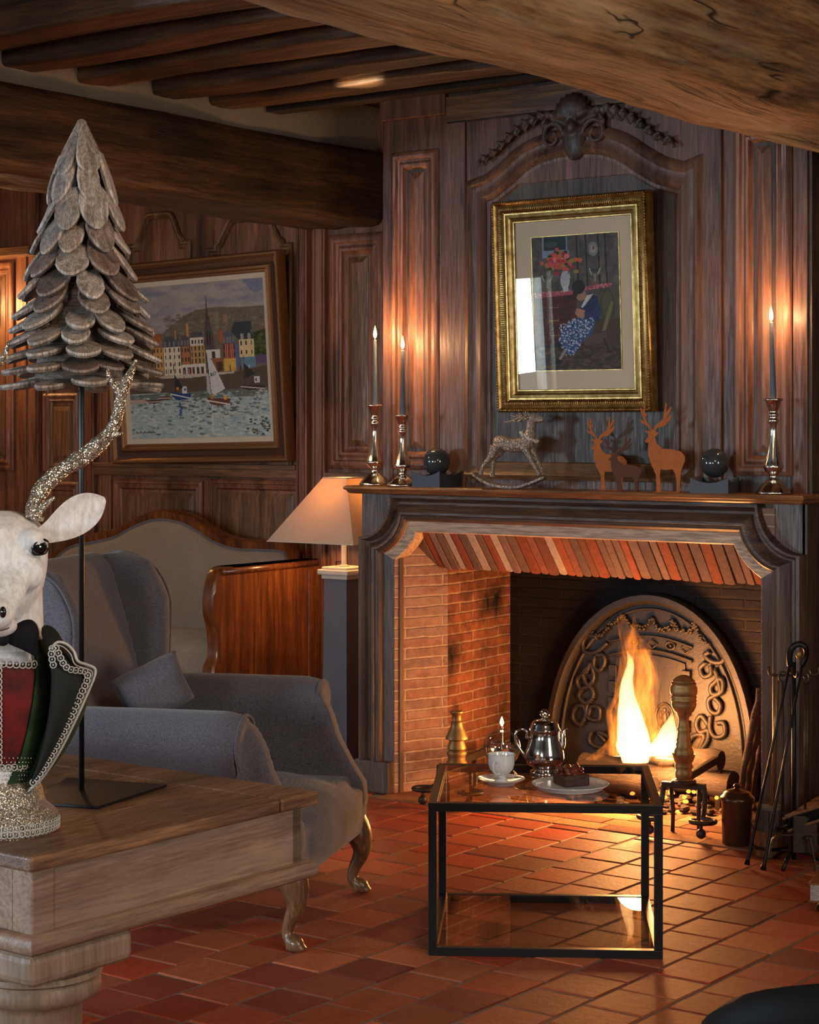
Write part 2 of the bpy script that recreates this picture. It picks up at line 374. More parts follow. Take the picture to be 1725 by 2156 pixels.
def colmat(name, rough=.6, spec=.3, bm=None):
    m, nt, b = newmat(name); a = nt.nodes.new('ShaderNodeVertexColor'); a.layer_name = 'Col'; v = mapped(nt, (1, 1, 1))
    c = mix(nt, a.outputs[0], ramp(nt, noise_(nt, v, 35, 6, .7), [(.3, (.62, .60, .60)), (.7, (1.2, 1.2, 1.2))]), .6 if bm else .15, 'MULTIPLY')
    nt.links.new(c, b.inputs['Base Color']); b.inputs['Roughness'].default_value = rough; b.inputs['Specular IOR Level'].default_value = spec
    if bm: bump(nt, b, noise_(nt, v, bm[0], 6, .7), bm[1], bm[2])
    return m
M['tile'] = colmat('terracotta_tile', .6, .28, (45, .45, .006))
M['brickc'] = colmat('old_brick', .85, .2, (70, 1, .01))
M['paint'] = colmat('oil_paint', .55, .3)
def brickm(name, c1, c2, mort, sw, soot=0, wash=None, bw=.225):
    m, nt, b = newmat(name); tc = nt.nodes.new('ShaderNodeTexCoord'); sp = nt.nodes.new('ShaderNodeSeparateXYZ'); cb = nt.nodes.new('ShaderNodeCombineXYZ')
    nt.links.new(tc.outputs['Object'], sp.inputs[0]); nt.links.new(sp.outputs[sw], cb.inputs[0]); nt.links.new(sp.outputs[2], cb.inputs[1])
    v = mapped(nt, (1, 1, 1)); nn = N(nt, 'ShaderNodeTexNoise', Scale=14, Detail=4); nt.links.new(v, nn.inputs['Vector'])
    ad = N(nt, 'ShaderNodeVectorMath', _operation='MULTIPLY_ADD'); nt.links.new(nn.outputs['Color'], ad.inputs[0]); ad.inputs[1].default_value = (.012, .012, .012); nt.links.new(cb.outputs[0], ad.inputs[2])
    br = N(nt, 'ShaderNodeTexBrick', Scale=1.0); nt.links.new(ad.outputs[0], br.inputs['Vector'])
    br.inputs['Brick Width'].default_value = bw; br.inputs['Row Height'].default_value = .044; br.inputs['Mortar Size'].default_value = .0065; br.inputs['Mortar Smooth'].default_value = .5
    br.inputs['Color1'].default_value = (*c1, 1); br.inputs['Color2'].default_value = (*c2, 1); br.inputs['Mortar'].default_value = (*mort, 1)
    c = mix(nt, br.outputs['Color'], ramp(nt, noise_(nt, v, 26, 7, .75), [(.3, (.45, .43, .42)), (.68, (1.25, 1.25, 1.25))]), .85, 'MULTIPLY')
    if wash: c = mix(nt, c, wash, ramp(nt, noise_(nt, mapped(nt, (1, .3, 1)), 9, 6, .75), [(.44, (.05, .05, .05)), (.68, (.7, .7, .7))]))
    if soot: c = mix(nt, c, (.012, .010, .010), ramp(nt, noise_(nt, v, 3.2, 4, .6), [(.5-soot, (0, 0, 0)), (.72-soot, (1, 1, 1))]))
    nt.links.new(c, b.inputs['Base Color']); b.inputs['Roughness'].default_value = .88; b.inputs['Specular IOR Level'].default_value = .25
    h = mix(nt, br.outputs['Fac'], (0, 0, 0), 0); iv = N(nt, 'ShaderNodeInvert'); nt.links.new(br.outputs['Fac'], iv.inputs['Color'])
    hh = mix(nt, iv.outputs[0], noise_(nt, v, 60, 6, .7), .45); bump(nt, b, hh, .9, .012); return m
M['brick_front'] = brickm('pale_washed_brick', (.30, .15, .11), (.20, .125, .11), (.42, .30, .23), 1, 0, (.34, .24, .195), bw=.37)
M['brick_side'] = brickm('red_fire_brick', (.38, .13, .06), (.24, .09, .05), (.46, .28, .18), 1, .02)
M['brick_back'] = brickm('sooty_brick', (.022, .014, .011), (.014, .010, .009), (.028, .021, .017), 0, .1)
def shade():
    m, nt, b = newmat('linen_lampshade'); v = mapped(nt, (1, 1, 1)); f = noise_(nt, v, 300, 3)
    c = ramp(nt, f, [(.3, (.40, .33, .27)), (.7, (.56, .48, .40))]); nt.links.new(c, b.inputs['Base Color']); b.inputs['Roughness'].default_value = .9
    tr = N(nt, 'ShaderNodeBsdfTranslucent'); tr.inputs[0].default_value = (.75, .52, .33, 1); mx = N(nt, 'ShaderNodeMixShader'); mx.inputs[0].default_value = .24
    nt.links.new(b.outputs[0], mx.inputs[1]); nt.links.new(tr.outputs[0], mx.inputs[2]); nt.links.new(mx.outputs[0], nt.nodes['Material Output'].inputs[0]); return m
M['shade'] = shade()
# ------------------------------------------------------------------ setting
YW = 7.45      # back wall
YC = 6.713     # upper chimney breast
XC0, XC1 = -5.087, -3.09
def PY(y): return lambda x, z, p: Vector((x, y-p, z))
def PX(x0): return lambda y, z, p: Vector((x0+p, y, z))
# floor: a grout bed with individually fired terracotta tiles in staggered rows
mb = MB(); TC = [srgb(176, 84, 52), srgb(158, 70, 46), srgb(186, 100, 62), srgb(145, 64, 46), srgb(160, 82, 54), srgb(170, 66, 36)]
T = .19; g = .0045; rnd = random.Random(3)
for i in range(-48, 5):
    off = rnd.uniform(0, T); x0 = -.07+i*T
    j = 0; y = .9+off-T
    while y < 6.45:
        L = T*rnd.uniform(.97, 1.03)
        if y+L > 6.47: L = 6.47-y
        if L > .03:
            c = rnd.choice(TC); k = rnd.uniform(.60, 1.05); h = rnd.uniform(-.0012, .0012); e = .004
            cc = tuple(q*k for q in c); a0, a1, b0, b1 = x0+g, x0+T-g, y+g, y+L-g
            jt = [rnd.uniform(-.0025, .0025) for _ in range(8)]
            vs = [(a0, b0, -.012), (a1, b0, -.012), (a1, b1, -.012), (a0, b1, -.012), (a0+jt[0], b0+jt[1], -.003+h), (a1+jt[2], b0+jt[3], -.003+h), (a1+jt[4], b1+jt[5], -.003+h), (a0+jt[6], b1+jt[7], -.003+h),
                  (a0+e+jt[0], b0+e+jt[1], h), (a1-e+jt[2], b0+e+jt[3], h), (a1-e+jt[4], b1-e+jt[5], h), (a0+e+jt[6], b1-e+jt[7], h)]
            mb.add(vs, [(0, 1, 5, 4), (1, 2, 6, 5), (2, 3, 7, 6), (3, 0, 4, 7), (4, 5, 9, 8), (5, 6, 10, 9), (6, 7, 11, 10), (7, 4, 8, 11), (8, 9, 10, 11)], cc)
        y += L
fl = struct(MB().bb(-9.3, 1.6, -2.6, 8.0, -.12, -.0030).build('floor', M['grout']))
mb.build('floor_tiles', M['tile'], fl)
# hearth of old flat bricks inside and just in front of the fireplace
mb = MB(); y = 6.475
while y < 7.5:
    x = -4.95-rnd.uniform(0, .1); dy = .105
    while x < -3.2:
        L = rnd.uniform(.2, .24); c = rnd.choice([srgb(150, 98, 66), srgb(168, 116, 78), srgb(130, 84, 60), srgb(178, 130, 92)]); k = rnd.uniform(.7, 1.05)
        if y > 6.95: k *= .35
        xa, xb = max(x, -4.96), min(x+L, -3.23)
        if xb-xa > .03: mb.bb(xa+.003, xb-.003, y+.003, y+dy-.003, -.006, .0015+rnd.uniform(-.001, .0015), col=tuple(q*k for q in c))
        x += L
    y += dy
# floor tiles beside the fireplace up to the walls
y = 6.475
while y < 7.4:
    for i in range(-48, 5):
        x0 = -.07+i*T
        if x0+T < -4.96 or x0 > -3.2:
            c = rnd.choice(TC); k = rnd.uniform(.6, 1.1); mb.bb(x0+g, x0+T-g, y+g, y+T-g, -.006, rnd.uniform(-.001, .001), col=tuple(q*k for q in c))
    y += T
mb.build('hearth_paving', M['brickc'], fl)
# walls
HC = 3.10
wb = struct(MB().bb(-9.3, -3.0, YW+.10, YW+.25, 0, HC).bb(-9.3, -4.98, YW, YW+.12, 0, HC).bb(-3.05, 1.6, YW, YW+.25, 0, HC).build('wall_back', M['panel']))
WINL = (-1.18, .20, 1.0, 2.10)    # window in the left wall: y0,y1,z0,z1
mb = MB(); x0, x1 = -9.3, -9.1; y0, y1, z0, z1 = WINL
mb.bb(x0, x1, -2.6, y0, 0, HC); mb.bb(x0, x1, y1, 8, 0, HC); mb.bb(x0, x1, y0, y1, 0, z0); mb.bb(x0, x1, y0, y1, z1, HC)
struct(mb.build('wall_left', M['plaster']))
mb = MB(); ra, rb = (-5.3, -3.9), (-1.8, -.6); zz = (.9, 2.4)
mb.bb(-9.3, ra[0], -2.6, -2.45, 0, HC); mb.bb(ra[1], rb[0], -2.6, -2.45, 0, HC); mb.bb(rb[1], 1.6, -2.6, -2.45, 0, HC)
for r_ in (ra, rb): mb.bb(r_[0], r_[1], -2.6, -2.45, 0, zz[0]); mb.bb(r_[0], r_[1], -2.6, -2.45, zz[1], HC)
struct(mb.build('wall_rear', M['plaster']))
mb = MB(); mb.bb(1.5, 1.65, -2.6, 2.5, 0, HC); mb.bb(1.5, 1.65, 3.9, 7.45, 0, HC); mb.bb(1.5, 1.65, 2.5, 3.9, 0, 1.1); mb.bb(1.5, 1.65, 2.5, 3.9, 2.5, HC); struct(mb.build('wall_right', M['plaster']))
def window(nm, fn, a0, a1, z0, z1, nx, nz):
    mb = MB()
    def bar(p0, p1, q0, q1): mb.prism([(p0, q0), (p1, q0), (p1, q1), (p0, q1)], fn, 0, .05)
    t = .05; bar(a0, a0+t, z0, z1); bar(a1-t, a1, z0, z1); bar(a0+t, a1-t, z0, z0+t); bar(a0+t, a1-t, z1-t, z1)
    for i in range(1, nx):
        a = a0+(a1-a0)*i/nx; bar(a-.02, a+.02, z0+t, z1-t)
    for i in range(1, nz):
        a = z0+(z1-z0)*i/nz; bar(a0+t, a1-t, a-.015, a+.015)
    o = struct(mb.build(nm, M['white_paint'])); MB().prism([(a0+t, z0+t), (a1-t, z0+t), (a1-t, z1-t), (a0+t, z1-t)], fn, .02, .024).build('pane', M['glass'], o)
window('window_1', lambda a, z, p: Vector((-9.22+p, a, z)), *WINL, 2, 1)
window('window_2', lambda a, z, p: Vector((a, -2.55+p, z)), ra[0], ra[1], *zz, 2, 2)
window('added_window', lambda a, z, p: Vector((1.6-p, a, z)), 2.5, 3.9, 1.1, 2.5, 2, 2)  # unseen window added to go with the right-hand fill
window('window_3', lambda a, z, p: Vector((a, -2.55+p, z)), rb[0], rb[1], *zz, 2, 2)
cl = struct(MB().bb(-9.3, 1.65, -2.6, YW+.25, HC, HC+.1).build('ceiling', M['ceil']))
mb = MB(); x = -9.3      # planks run across the joists
y = 3.0
while y < YW: mb.bb(-9.1, 1.5, y+.003, y+.2, HC-.012, HC+.01); y += .205
mb.build('ceiling_planks', M['ceil'], cl)
# rough beams ------------------------------------------------------------
def beam(name, axis, a0, a1, c0, c1, z0, z1, mat, label, amp=.02, sag=0, n=90, rr=.035, seed=0, waney=0):
    """a hewn timber: its cross-section wobbles along its length"""
    rings = []
    for i in range(n+1):
        t = a0+(a1-a0)*i/n; pts = []
        def nz(k, s=1.3): return noise.noise(Vector((t*s, k*7.3+seed, seed*1.7)))
        lo0 = c0+amp*nz(1)*1.4; lo1 = c1+amp*nz(2)*1.4; zb = z0+amp*nz(3)+sag*math.sin(t*1.1+seed); zt = z1
        wl = rr*(1+.7*nz(4, 2)); wr = rr*(1+.7*nz(5, 2))+waney*(.5+.8*nz(6, .9))
        prof = []
        for k in range(5):
            a = k/4*math.pi/2; prof.append((lo0+wl-wl*math.cos(a), zb+wl-wl*math.sin(a)))
        for k in range(1, 8): prof.append((lo0+wl+(lo1-lo0-wl-wr)*k/8, zb))
        for k in range(6):
            a = math.pi/2-k/5*math.pi/2; prof.append((lo1-wr+wr*math.cos(a), zb+wr-wr*math.sin(a)))
        for k in range(1, 7): prof.append((lo1, zb+wr+(zt-zb-wr)*k/7))
        prof += [(lo1, zt), (lo0, zt)]
        for k in range(1, 5): prof.append((lo0, zt-(zt-zb-wl)*k/5))
        for u, z in prof:
            dn = amp*.38*noise.noise(Vector((t*2.2+seed, u*8, z*8)))+amp*.16*noise.noise(Vector((t*9, u*30, z*30+seed)))
            u2 = u+dn; z2 = z+(dn if z < zt-.01 else 0)
            pts.append(Vector((u2, t, z2)) if axis == 'Y' else Vector((t, u2, z2)))
        rings.append(pts)
    o = MB().loft(rings).build(name, mat, smooth=True)
    return o
tag(beam('ceiling_beam', 'Y', 1.2, YW, -2.97, -2.58, 2.53, HC, M['beam'], '', .022, .006, n=200, rr=.018, seed=4.3, waney=.02), 'massive pale hewn oak beam crossing above the fireplace with split underside', 'beam')
tag(beam('ceiling_beam', 'Y', 3.4, YW, -6.12, -5.65, 2.52, 2.865, M['beam_dark'], '', .04, .014, n=120, rr=.04, seed=1.1, waney=.03), 'dark rough oak beam running above the harbour painting under the plaster strip', 'beam')
struct(MB().bb(-5.95, -5.685, 3.4, YW, 2.855, HC).build('wall_plaster_strip', M['plaster']))
jl = ['dark ceiling joist nearest the camera, crossing the top left corner', 'second ceiling joist from the camera, rough front face and pale gap beside its end', 'third ceiling joist from the camera, above the tip of the wooden tree', 'fourth ceiling joist from the camera, between the plaster gaps over the dark beam',
      'ceiling joist closest to the fireplace wall, with a bright spot of light under it']
for i, ly in enumerate((4.68, 5.08, 5.47, 5.88, 6.25)):
    o = beam('ceiling_joist', 'X', -5.72, -2.6, ly, ly+.185, 2.935, HC+.02, M['joist'], '', .018, .006, n=80, rr=.02, seed=2+i*3.1)
    tag(o, jl[i], 'joist', 'joists between the two big beams')
tag(MB().bb(-5.66, -2.95, 6.60, 6.70, 2.955, 3.09).build('wall_plate_board', M['ceil']), 'dark board closing the ceiling against the fireplace panelling', 'board')
# ---- panelling helpers ---------------------------------------------------
BOL = [(-.005, 0), (-.005, .012), (.0, .018), (.008, .022), (.016, .020), (.020, .012), (.026, .010), (.034, .016), (.040, .014), (.044, .004), (.05, 0)]
def rect(a0, b0, a1, b1): return [(a0, b0), (a1, b0), (a1, b1), (a0, b1)]
def panel(mbf, mbm, fn, a0, z0, a1, z1, w=.05, k=1.0, raised=True):
    """moulded frame plus a fielded board inside it; moulding runs inwards from the rectangle"""
    prof = [(o*w/.05, h*k) for o, h in BOL]
    mbm.mold(rect(a0, z0, a1, z1), prof, fn, closed=True)
    if raised:
        i = w+.012; j = i+.03
        p = [rect(a0+i, z0+i, a1-i, z1-i), rect(a0+j, z0+j, a1-j, z1-j)]
        vs = [fn(q[0], q[1], .002) for q in p[0]]+[fn(q[0], q[1], .010*k) for q in p[1]]
        mbf.add(vs, [(4, 5, 6, 7)]+[(q, (q+1) % 4, (q+1) % 4+4, q+4) for q in range(4)])
def xz(px, py, Y):
    p = at(px, py, Y=Y); return p.x, p.z
# ---- back wall (harbour painting wall) ------------------------------------
mf, mm, mb = MB(), MB(), MB(); fn = PY(YW)
def wpan(pl, pt, pr, pbm, **k):
    (a0, zt), (a1, z1) = xz(pl, pt, YW), xz(pr, pbm, YW); panel(mf, mm, fn, a0, z1, a1, zt, **k)
wpan(243, 1010, 428, 1230); wpan(447, 1010, 640, 1230)
wpan(243, 1240, 428, 1480); wpan(447, 1240, 640, 1480)
wpan(700, 500, 812, 985, w=.09, k=1.4); wpan(700, 1045, 812, 1400, w=.06)
wpan(95, 830, 168, 995); wpan(95, 1015, 168, 1240); wpan(95, 560, 168, 815)
wpan(-60, 560, 30, 990, w=.06)
for (p0, p1, pr) in ((632, 655, .035), (664, 690, .025), (176, 205, .03), (215, 238, .02), (60, 88, .03)):
    a0 = xz(p0, 900, YW)[0]; a1 = xz(p1, 900, YW)[0]; mb.bb(a0, a1, YW-pr, YW, 0, HC)
    mm.bb(a0+.012, a0+.02, YW-pr-.006, YW, 0, HC); mm.bb(a1-.02, a1-.012, YW-pr-.006, YW, 0, HC)
struct(mb.build('trim_1', M['panel'], bevel=.004))
pw = struct(mf.build('trim_2', M['panel_warm'])); mm.build('panel_moulding', M['panel'], pw, smooth=True, ang=35)
mb = MB(); x0 = xz(205, 900, YW)[0]; x1 = xz(632, 900, YW)[0]; za, zb_ = xz(430, 978, YW)[1], xz(430, 1004, YW)[1]
mb.bb(x0, x1, YW-.03, YW, zb_, za); mb.bb(x0, x1, YW-.042, YW, za-.02, za+.004)
x0 = xz(-80, 900, YW)[0]; x1 = xz(95, 900, YW)[0]; zq = xz(40, 543, YW)[1]; mb.bb(x0, x1, YW-.12, YW, zq, zq+.05)
x0 = xz(690, 900, YW)[0]; mb.bb(x0, -4.98, YW-.028, YW, xz(750, 1030, YW)[1], xz(750, 995, YW)[1])
struct(mb.build('trim_3', M['panel_warmh'], bevel=.004))
# arched heads of the two tall panels over the painting
mb = MB(); AP = [(0, 0), (0, .014), (.008, .022), (.018, .020), (.024, .010), (.036, .012), (.042, 0)]
def arch(pl, pr, ptop, pbot, first):
    a0, a1 = xz(pl, 700, YW)[0], xz(pr, 700, YW)[0]; zt = xz((pl+pr)/2, ptop, YW)[1]; zb0 = zt-.16; w_ = a1-a0; pts = [(a0, 1.3), (a0, zb0)]
    pts.append((a0+.05, zb0+.0))
    for i in range(17):
        t = i/16; q = math.sin(math.pi*t); pts.append((a0+.05+(w_-.1)*t, zb0+.015+.145*(.5-.5*math.cos(math.pi*min(1, q*1.25)))))
    pts.append((a1-.05, zb0+.0))
    pts += [(a1, zb0), (a1, 1.3)]; mb.mold(pts[::-1], AP, fn)
arch(272, 405, 446, 700, 1); arch(438, 618, 450, 700, 0); arch(100, 240, 452, 700, 0)
struct(mb.build('trim_4', M['panel_warm'], smooth=True, ang=35))
# ---- chimney breast --------------------------------------------------------
fn = PY(YC)
M['panel_mid'] = wood('aged_oak_frame', (.038, .015, .008), (.24, .096, .054), 'Z', 1, .45, .5, .6, grey=(.19, .09, .056))
cb = struct(MB().bb(XC0, XC1, YC, YW+.1, 1.27, HC).build('wall_chimney', M['panel_old']))
mf, mm, mb = MB(), MB(), MB()
def cx(px): return xz(px, 900, YC)[0]
def cz(px, py): return xz(px, py, YC)[1]
panel(mf, mm, fn, cx(831), cz(880, 985), cx(926), cz(880, 322), w=.07, k=1.3)
panel(mf, mm, fn, cx(1552), cz(1600, 998), cx(1668), cz(1600, 262), w=.07, k=1.3)
# stiles and rails
for p0, p1, pr in ((946, 985, .022), (1482, 1524, .022), (809, 830, .010), (1524, 1548, .010), (1672, 1703, .010), (928, 945.9, .0125)):
    mb.bb(cx(p0), cx(p1), YC-pr, YC, 1.29, 2.87 if p0 < 945 else 2.83)
mb.bb(XC0, cx(945), YC-.03, YC, 2.87, HC); mb.bb(cx(830), cx(928), YC-.011, YC, cz(880, 318), 2.87)
mb.bb(cx(831), cx(926), YC-.012, YC, 1.29, cz(880, 988)); mb.bb(cx(985), cx(1482), YC-.014, YC, 1.29, cz(1230, 975))
mb.bb(cx(985), cx(1482), YC-.012, YC, 2.55, 2.83)
mb.build('panel_frame', M['panel_mid'], cb, bevel=.003)
mf.build('panel_field', M['panel'], cb); mm.build('panel_moulding', M['panel'], cb, smooth=True, ang=35)
MB().bb(cx(945), XC1, YC-.02, YC, 2.835, 2.94).build('frieze_board', M['panel_warmh'], cb)
# big arched moulding round the picture
P0 = xz(1000, 975, YC); aL, aR = cx(992), cx(1478); zb0 = cz(1000, 410)
def az(px, py): return xz(px, py, YC)
outer = [(aL, 1.32), (aL, az(992, 392)[1])]
crv = [(1030, 378), (1065, 350), (1100, 318), (1150, 293), (1210, 280), (1270, 278), (1320, 292), (1365, 320), (1405, 342), (1445, 352)]
inner_c = smooth_path([Vector((*az(*q), 0)) for q in crv], 3)
outer += [(q.x, q.y) for q in inner_c]+[(aR, az(1478, 338)[1]), (aR, 1.32)]
BIG = [(-.02, 0), (-.02, .02), (-.005, .035), (.010, .038), (.020, .026), (.030, .022), (.055, .030), (.070, .034), (.085, .024), (.092, .014), (.105, .012), (.112, .004), (.12, 0)]
mb = MB(); mb.mold(outer[::-1], BIG, fn); mb.build('arched_moulding', M['panel_mid'], cb, smooth=True, ang=40)
x0, x1 = aL+.11, aR-.11; MB().bb(x0, x1, YC-.004, YC, 1.36, 2.6).build('centre_board', M['panel_old'], cb)
mb = MB(); mb.mold(rect(aL-.01, 1.335, aR+.01, 1.405)[:2], [(0, 0), (0, .03), (.02, .042), (.035, .03), (.05, .026), (.07, .018), (.075, 0)], fn); mb.build('bottom_moulding', M['panel_warmh'], cb, smooth=True, ang=40)
# carved shell crest with scrolls and acanthus sprays
mb = MB(); kx, kz = az(1216, 285)
def sc(x, z, p=.03): return fn(kx+x, kz+z, p)
mb.ell(sc(0, -.02, .02), (.055, .03, .085)); mb.ell(sc(0, .03, .035), (.028, .03, .035))
for k in range(-4, 5):
    a = k*.30; pts = [sc(math.sin(a)*.02*j, .06+math.cos(a)*.022*j-.0, .03+.014*math.sin(j/5*math.pi)) for j in range(6)]
    mb.tube(pts, [.012, .016, .019, .020, .017, .006], 8)
mb.ell(sc(-.0, .075, .02), (.07, .02, .03)); mb.bb(kx-.07, kx+.07, YC-.035, YC, kz+.045, kz+.06)
for sx in (-1, 1):
    pts = []; rr_ = []
    for j in range(26):
        a = j/25*math.pi*2.5; r_ = .062*(1-j/32); pts.append(sc(sx*(.10-r_*math.cos(a)*.9), .0+r_*math.sin(a), .03)); rr_.append(.014-.0002*j)
    mb.tube(pts, rr_, 8)
    base = smooth_path([Vector((.06, .085, 0)), Vector((.14, .10, 0)), Vector((.22, .075, 0)), Vector((.30, .03, 0)), Vector((.38, -.03, 0)), Vector((.46, -.06, 0))], 4)
    mb.tube([sc(sx*q.x, q.y-.01, .028) for q in base], [.020-.0006*i for i in range(len(base))], 8)
    for j, q in enumerate(base[2:-1]):
        l = .05-.0012*j; s_ = 1 if j % 2 else -1
        d = Vector((sx*.7*l, -s_*l*.75-.3*l)); p0 = Vector((sx*q.x, q.y-.01))
        mb.tube([sc(p0.x+d.x*t, p0.y+d.y*t, .03+.012*math.sin(t*3)) for t in (0, .35, .7, 1)], [.009, .014, .011, .003], 7, flat=.6)
mb.build('carved_crest', M['panel_old'], cb, remesh=.006, relax=2)
# right flank of the chimney breast
mf, mm = MB(), MB(); panel(mf, mm, PX(XC1+.0), YC+.12, 1.42, YW-.05, 2.7, w=.06); panel(mf, mm, PX(XC1+.02), YC+.05, .2, YW-.05, 1.2, w=.06)
mb = MB(); mb.bb(XC1-.15, XC1+.02, 6.66, YW, 0, 1.27)
mb.build('flank_board', M['panel'], cb); mf.build('flank_panel', M['panel'], cb); mm.build('flank_moulding', M['panel'], cb, smooth=True, ang=35)
# ---- masonry firebox ---------------------------------------------------------
mb = MB()
A = [(-4.945, 6.60), (-4.856, 6.865), (-4.90, 7.42), (-3.285, 7.42), (-3.331, 6.865), (-3.242, 6.60)]
def wallseg(nm, a, b, m_, z1=1.25):
    mb = MB(); n = 12
    d = Vector((b[0]-a[0], b[1]-a[1], 0)); nn = Vector((d.y, -d.x, 0)).normalized()*-.05
    mb.add([(a[0], a[1], 0), (b[0], b[1], 0), (b[0], b[1], z1), (a[0], a[1], z1), (a[0]+nn.x, a[1]+nn.y, 0), (b[0]+nn.x, b[1]+nn.y, 0), (b[0]+nn.x, b[1]+nn.y, z1), (a[0]+nn.x, a[1]+nn.y, z1)],
           [(0, 1, 2, 3), (7, 6, 5, 4), (0, 4, 5, 1), (1, 5, 6, 2), (2, 6, 7, 3), (3, 7, 4, 0)])
    return mb.build(nm, m_, fb)
fb = struct(MB().bb(-5.08, -3.10, 7.42, 7.47, 0, 1.27).build('wall_firebox', M['brick_back']))
wallseg('brick_jamb', A[0], A[1], M['brick_front']); wallseg('brick_cheek', A[1], A[2], M['brick_side'])
wallseg('brick_cheek', A[3], A[4], M['brick_side']); wallseg('brick_jamb', A[4], A[5], M['brick_front'])
# smoke shelf / flue
mb = MB(); mb.bb(-5.0, -3.2, 6.9, 7.42, 1.25, 1.27)
mb.add([(-4.9, 6.85, .96), (-3.29, 6.85, .96), (-3.29, 7.0, 1.26), (-4.9, 7.0, 1.26)], [(0, 1, 2, 3)]); mb.build('smoke_hood', M['brick_back'], fb)
# sloping course of bricks set on edge under the wooden frame
mb = MB(); x = -5.02; i = 0; BC = [srgb(122, 94, 82), srgb(140, 110, 98), srgb(134, 82, 66), srgb(108, 84, 76), srgb(176, 156, 142), srgb(128, 96, 84)]
while x < -3.2:
    t = rnd.choice([.040, .046, .05, .036]); c = BC[rnd.randrange(len(BC))] if i % 4 else srgb(150, 80, 58); k = rnd.uniform(.65, 1.0)
    a, b_ = x, x+t; sk = -.035; j = [rnd.uniform(-.004, .004) for _ in range(4)]
    def q(xx, s_, o): # s 0 top/front 1 bottom/back
        yy = 6.618+.20*s_; z_ = 1.13-.185*s_; return (xx+sk*s_, yy+o*.5, z_+o*.86)
    vs = [q(a, 0, 0), q(b_-.004, 0, 0), q(b_-.004, 1, j[0]), q(a, 1, j[0]), q(a, 0, .05), q(b_-.004, 0, .05), q(b_-.004, 1.0, .06), q(a, 1.0, .06)]
    # rounded worn nose
    n0 = Vector(q((a+b_)/2, 1.05, j[0]+.006)); vs.append(n0)
    mb.add(vs, [(0, 1, 2, 3), (7, 6, 5, 4), (0, 4, 5, 1), (1, 5, 6, 2), (3, 7, 4, 0), (3, 2, 8), (2, 6, 8), (6, 7, 8), (7, 3, 8)], tuple(v_*k for v_ in c))
    x += t; i += 1
mb.build('brick_lintel', M['brickc'], fb, bevel=.003)
mb = MB(); mb.add([(-4.97, 6.63, 1.135), (-3.2, 6.63, 1.135), (-3.2, 6.82, .955), (-4.97, 6.82, .955)], [(0, 1, 2, 3)]); mb.add([(-4.97, 6.64, 1.15), (-3.2, 6.64, 1.15), (-3.2, 6.83, .965), (-4.97, 6.83, .965)], [(3, 2, 1, 0)])
mb.build('lintel_mortar', M['grout'], fb)
# masonry returns behind the wooden uprights
mb = MB(); mb.bb(-5.10, -4.945, 6.64, 7.42, 0, 1.27); mb.bb(-3.24, -3.11, 6.64, 7.42, 0, 1.27); mb.build('masonry', M['brick_side'], fb)
# ================================================================= mantelpiece
mt = thing('fireplace_mantel', 'carved dark oak fireplace surround with scooped corners and a thick shelf', 'fireplace mantel', (-4.09, 6.6, 0))
YM = 6.62
prof_p = [(0, 0), (.012, .045), (.03, .052), (.10, .054), (.13, .048), (.16, .030), (.21, .022), (.27, .024), (.33, .036), (.40, .052), (.47, .060), (.53, .060), (.56, .050), (.60, .048), (.63, .052), (.67, .046), (.70, .034)]
prof_i = [(.70, .034), (.72, .028), (.97, .020), (1.0, .014), (1.0, -.05)]
def oi():
    O, I = [], []
    def both(o, i_): O.append(o); I.append(i_)
    both((-5.119, .13), (-4.946, .13)); both((-5.119, 1.083), (-4.946, .988))
    for k in range(1, 12):
        a = k/12*math.pi/2
        # concave arc centred on the outer corner
        o = (-5.119+.171*math.sin(a), 1.27-.187*math.cos(a)); i_ = (-4.946+.117*math.sin(a)**1.0*1, .988+.121*(1-math.cos(a)))
        t = k/12; i2 = (-4.946+.117*t, .988+.121*t); i_ = ((i_[0]*.35+i2[0]*.65), (i_[1]*.35+i2[1]*.65)); both(o, i_)
    both((-4.948, 1.27), (-4.829, 1.109))
    m = -4.094*2
    for k in range(len(O)-1, -1, -1): both((m-O[k][0], O[k][1]), (m-I[k][0], I[k][1]))
    return O, I
O_, I_ = oi()
def surround(prof, sl):
    mb = MB(); rows = []
    for (o, i_) in list(zip(O_, I_))[sl]:
        rows.append([Vector((o[0]+(i_[0]-o[0])*s_, YM-p, o[1]+(i_[1]-o[1])*s_)) for s_, p in prof])
    k = len(prof); mb.add([q for r_ in rows for q in r_], [(a*k+b_, (a+1)*k+b_, (a+1)*k+b_+1, a*k+b_+1) for a in range(len(rows)-1) for b_ in range(k-1)])
    return mb
nO = len(O_)
for sl, m_, ax in ((slice(0, 2), 'mantel_v', 0), (slice(1, 14), 'mantel_h', 1), (slice(13, 15), 'mantel_h', 1), (slice(14, 27), 'mantel_h', 1), (slice(26, 28), 'mantel_v', 0)):
    nm = 'upright_moulding' if ax == 0 else 'head_moulding' if sl.start == 13 else 'corner_moulding'
    surround(prof_p, sl).build(nm, M[m_], mt, smooth=True, ang=32, world=True)
    surround(prof_i, sl).build('inner_strip', M['mantel_v'] if ax == 0 else M['strip'], mt, smooth=True, ang=32, world=True)
mb = MB(); mb.bb(-5.134, -4.93, YM, YM+.04, 0, 1.28); mb.bb(-3.25, -3.075, YM, YM+.04, 0, 1.28); mb.bb(-4.93, -3.25, YM, YM+.04, 1.13, 1.28); mb.build('backing_board', M['mantel_v'], mt, world=True)
for a, b_ in ((-5.128, -4.945), (-3.243, -3.066)):
    MB().bb(a, b_, YM-.066, YM, 0, .135).build('plinth', M['mantel_v'], mt, bevel=.006, world=True)
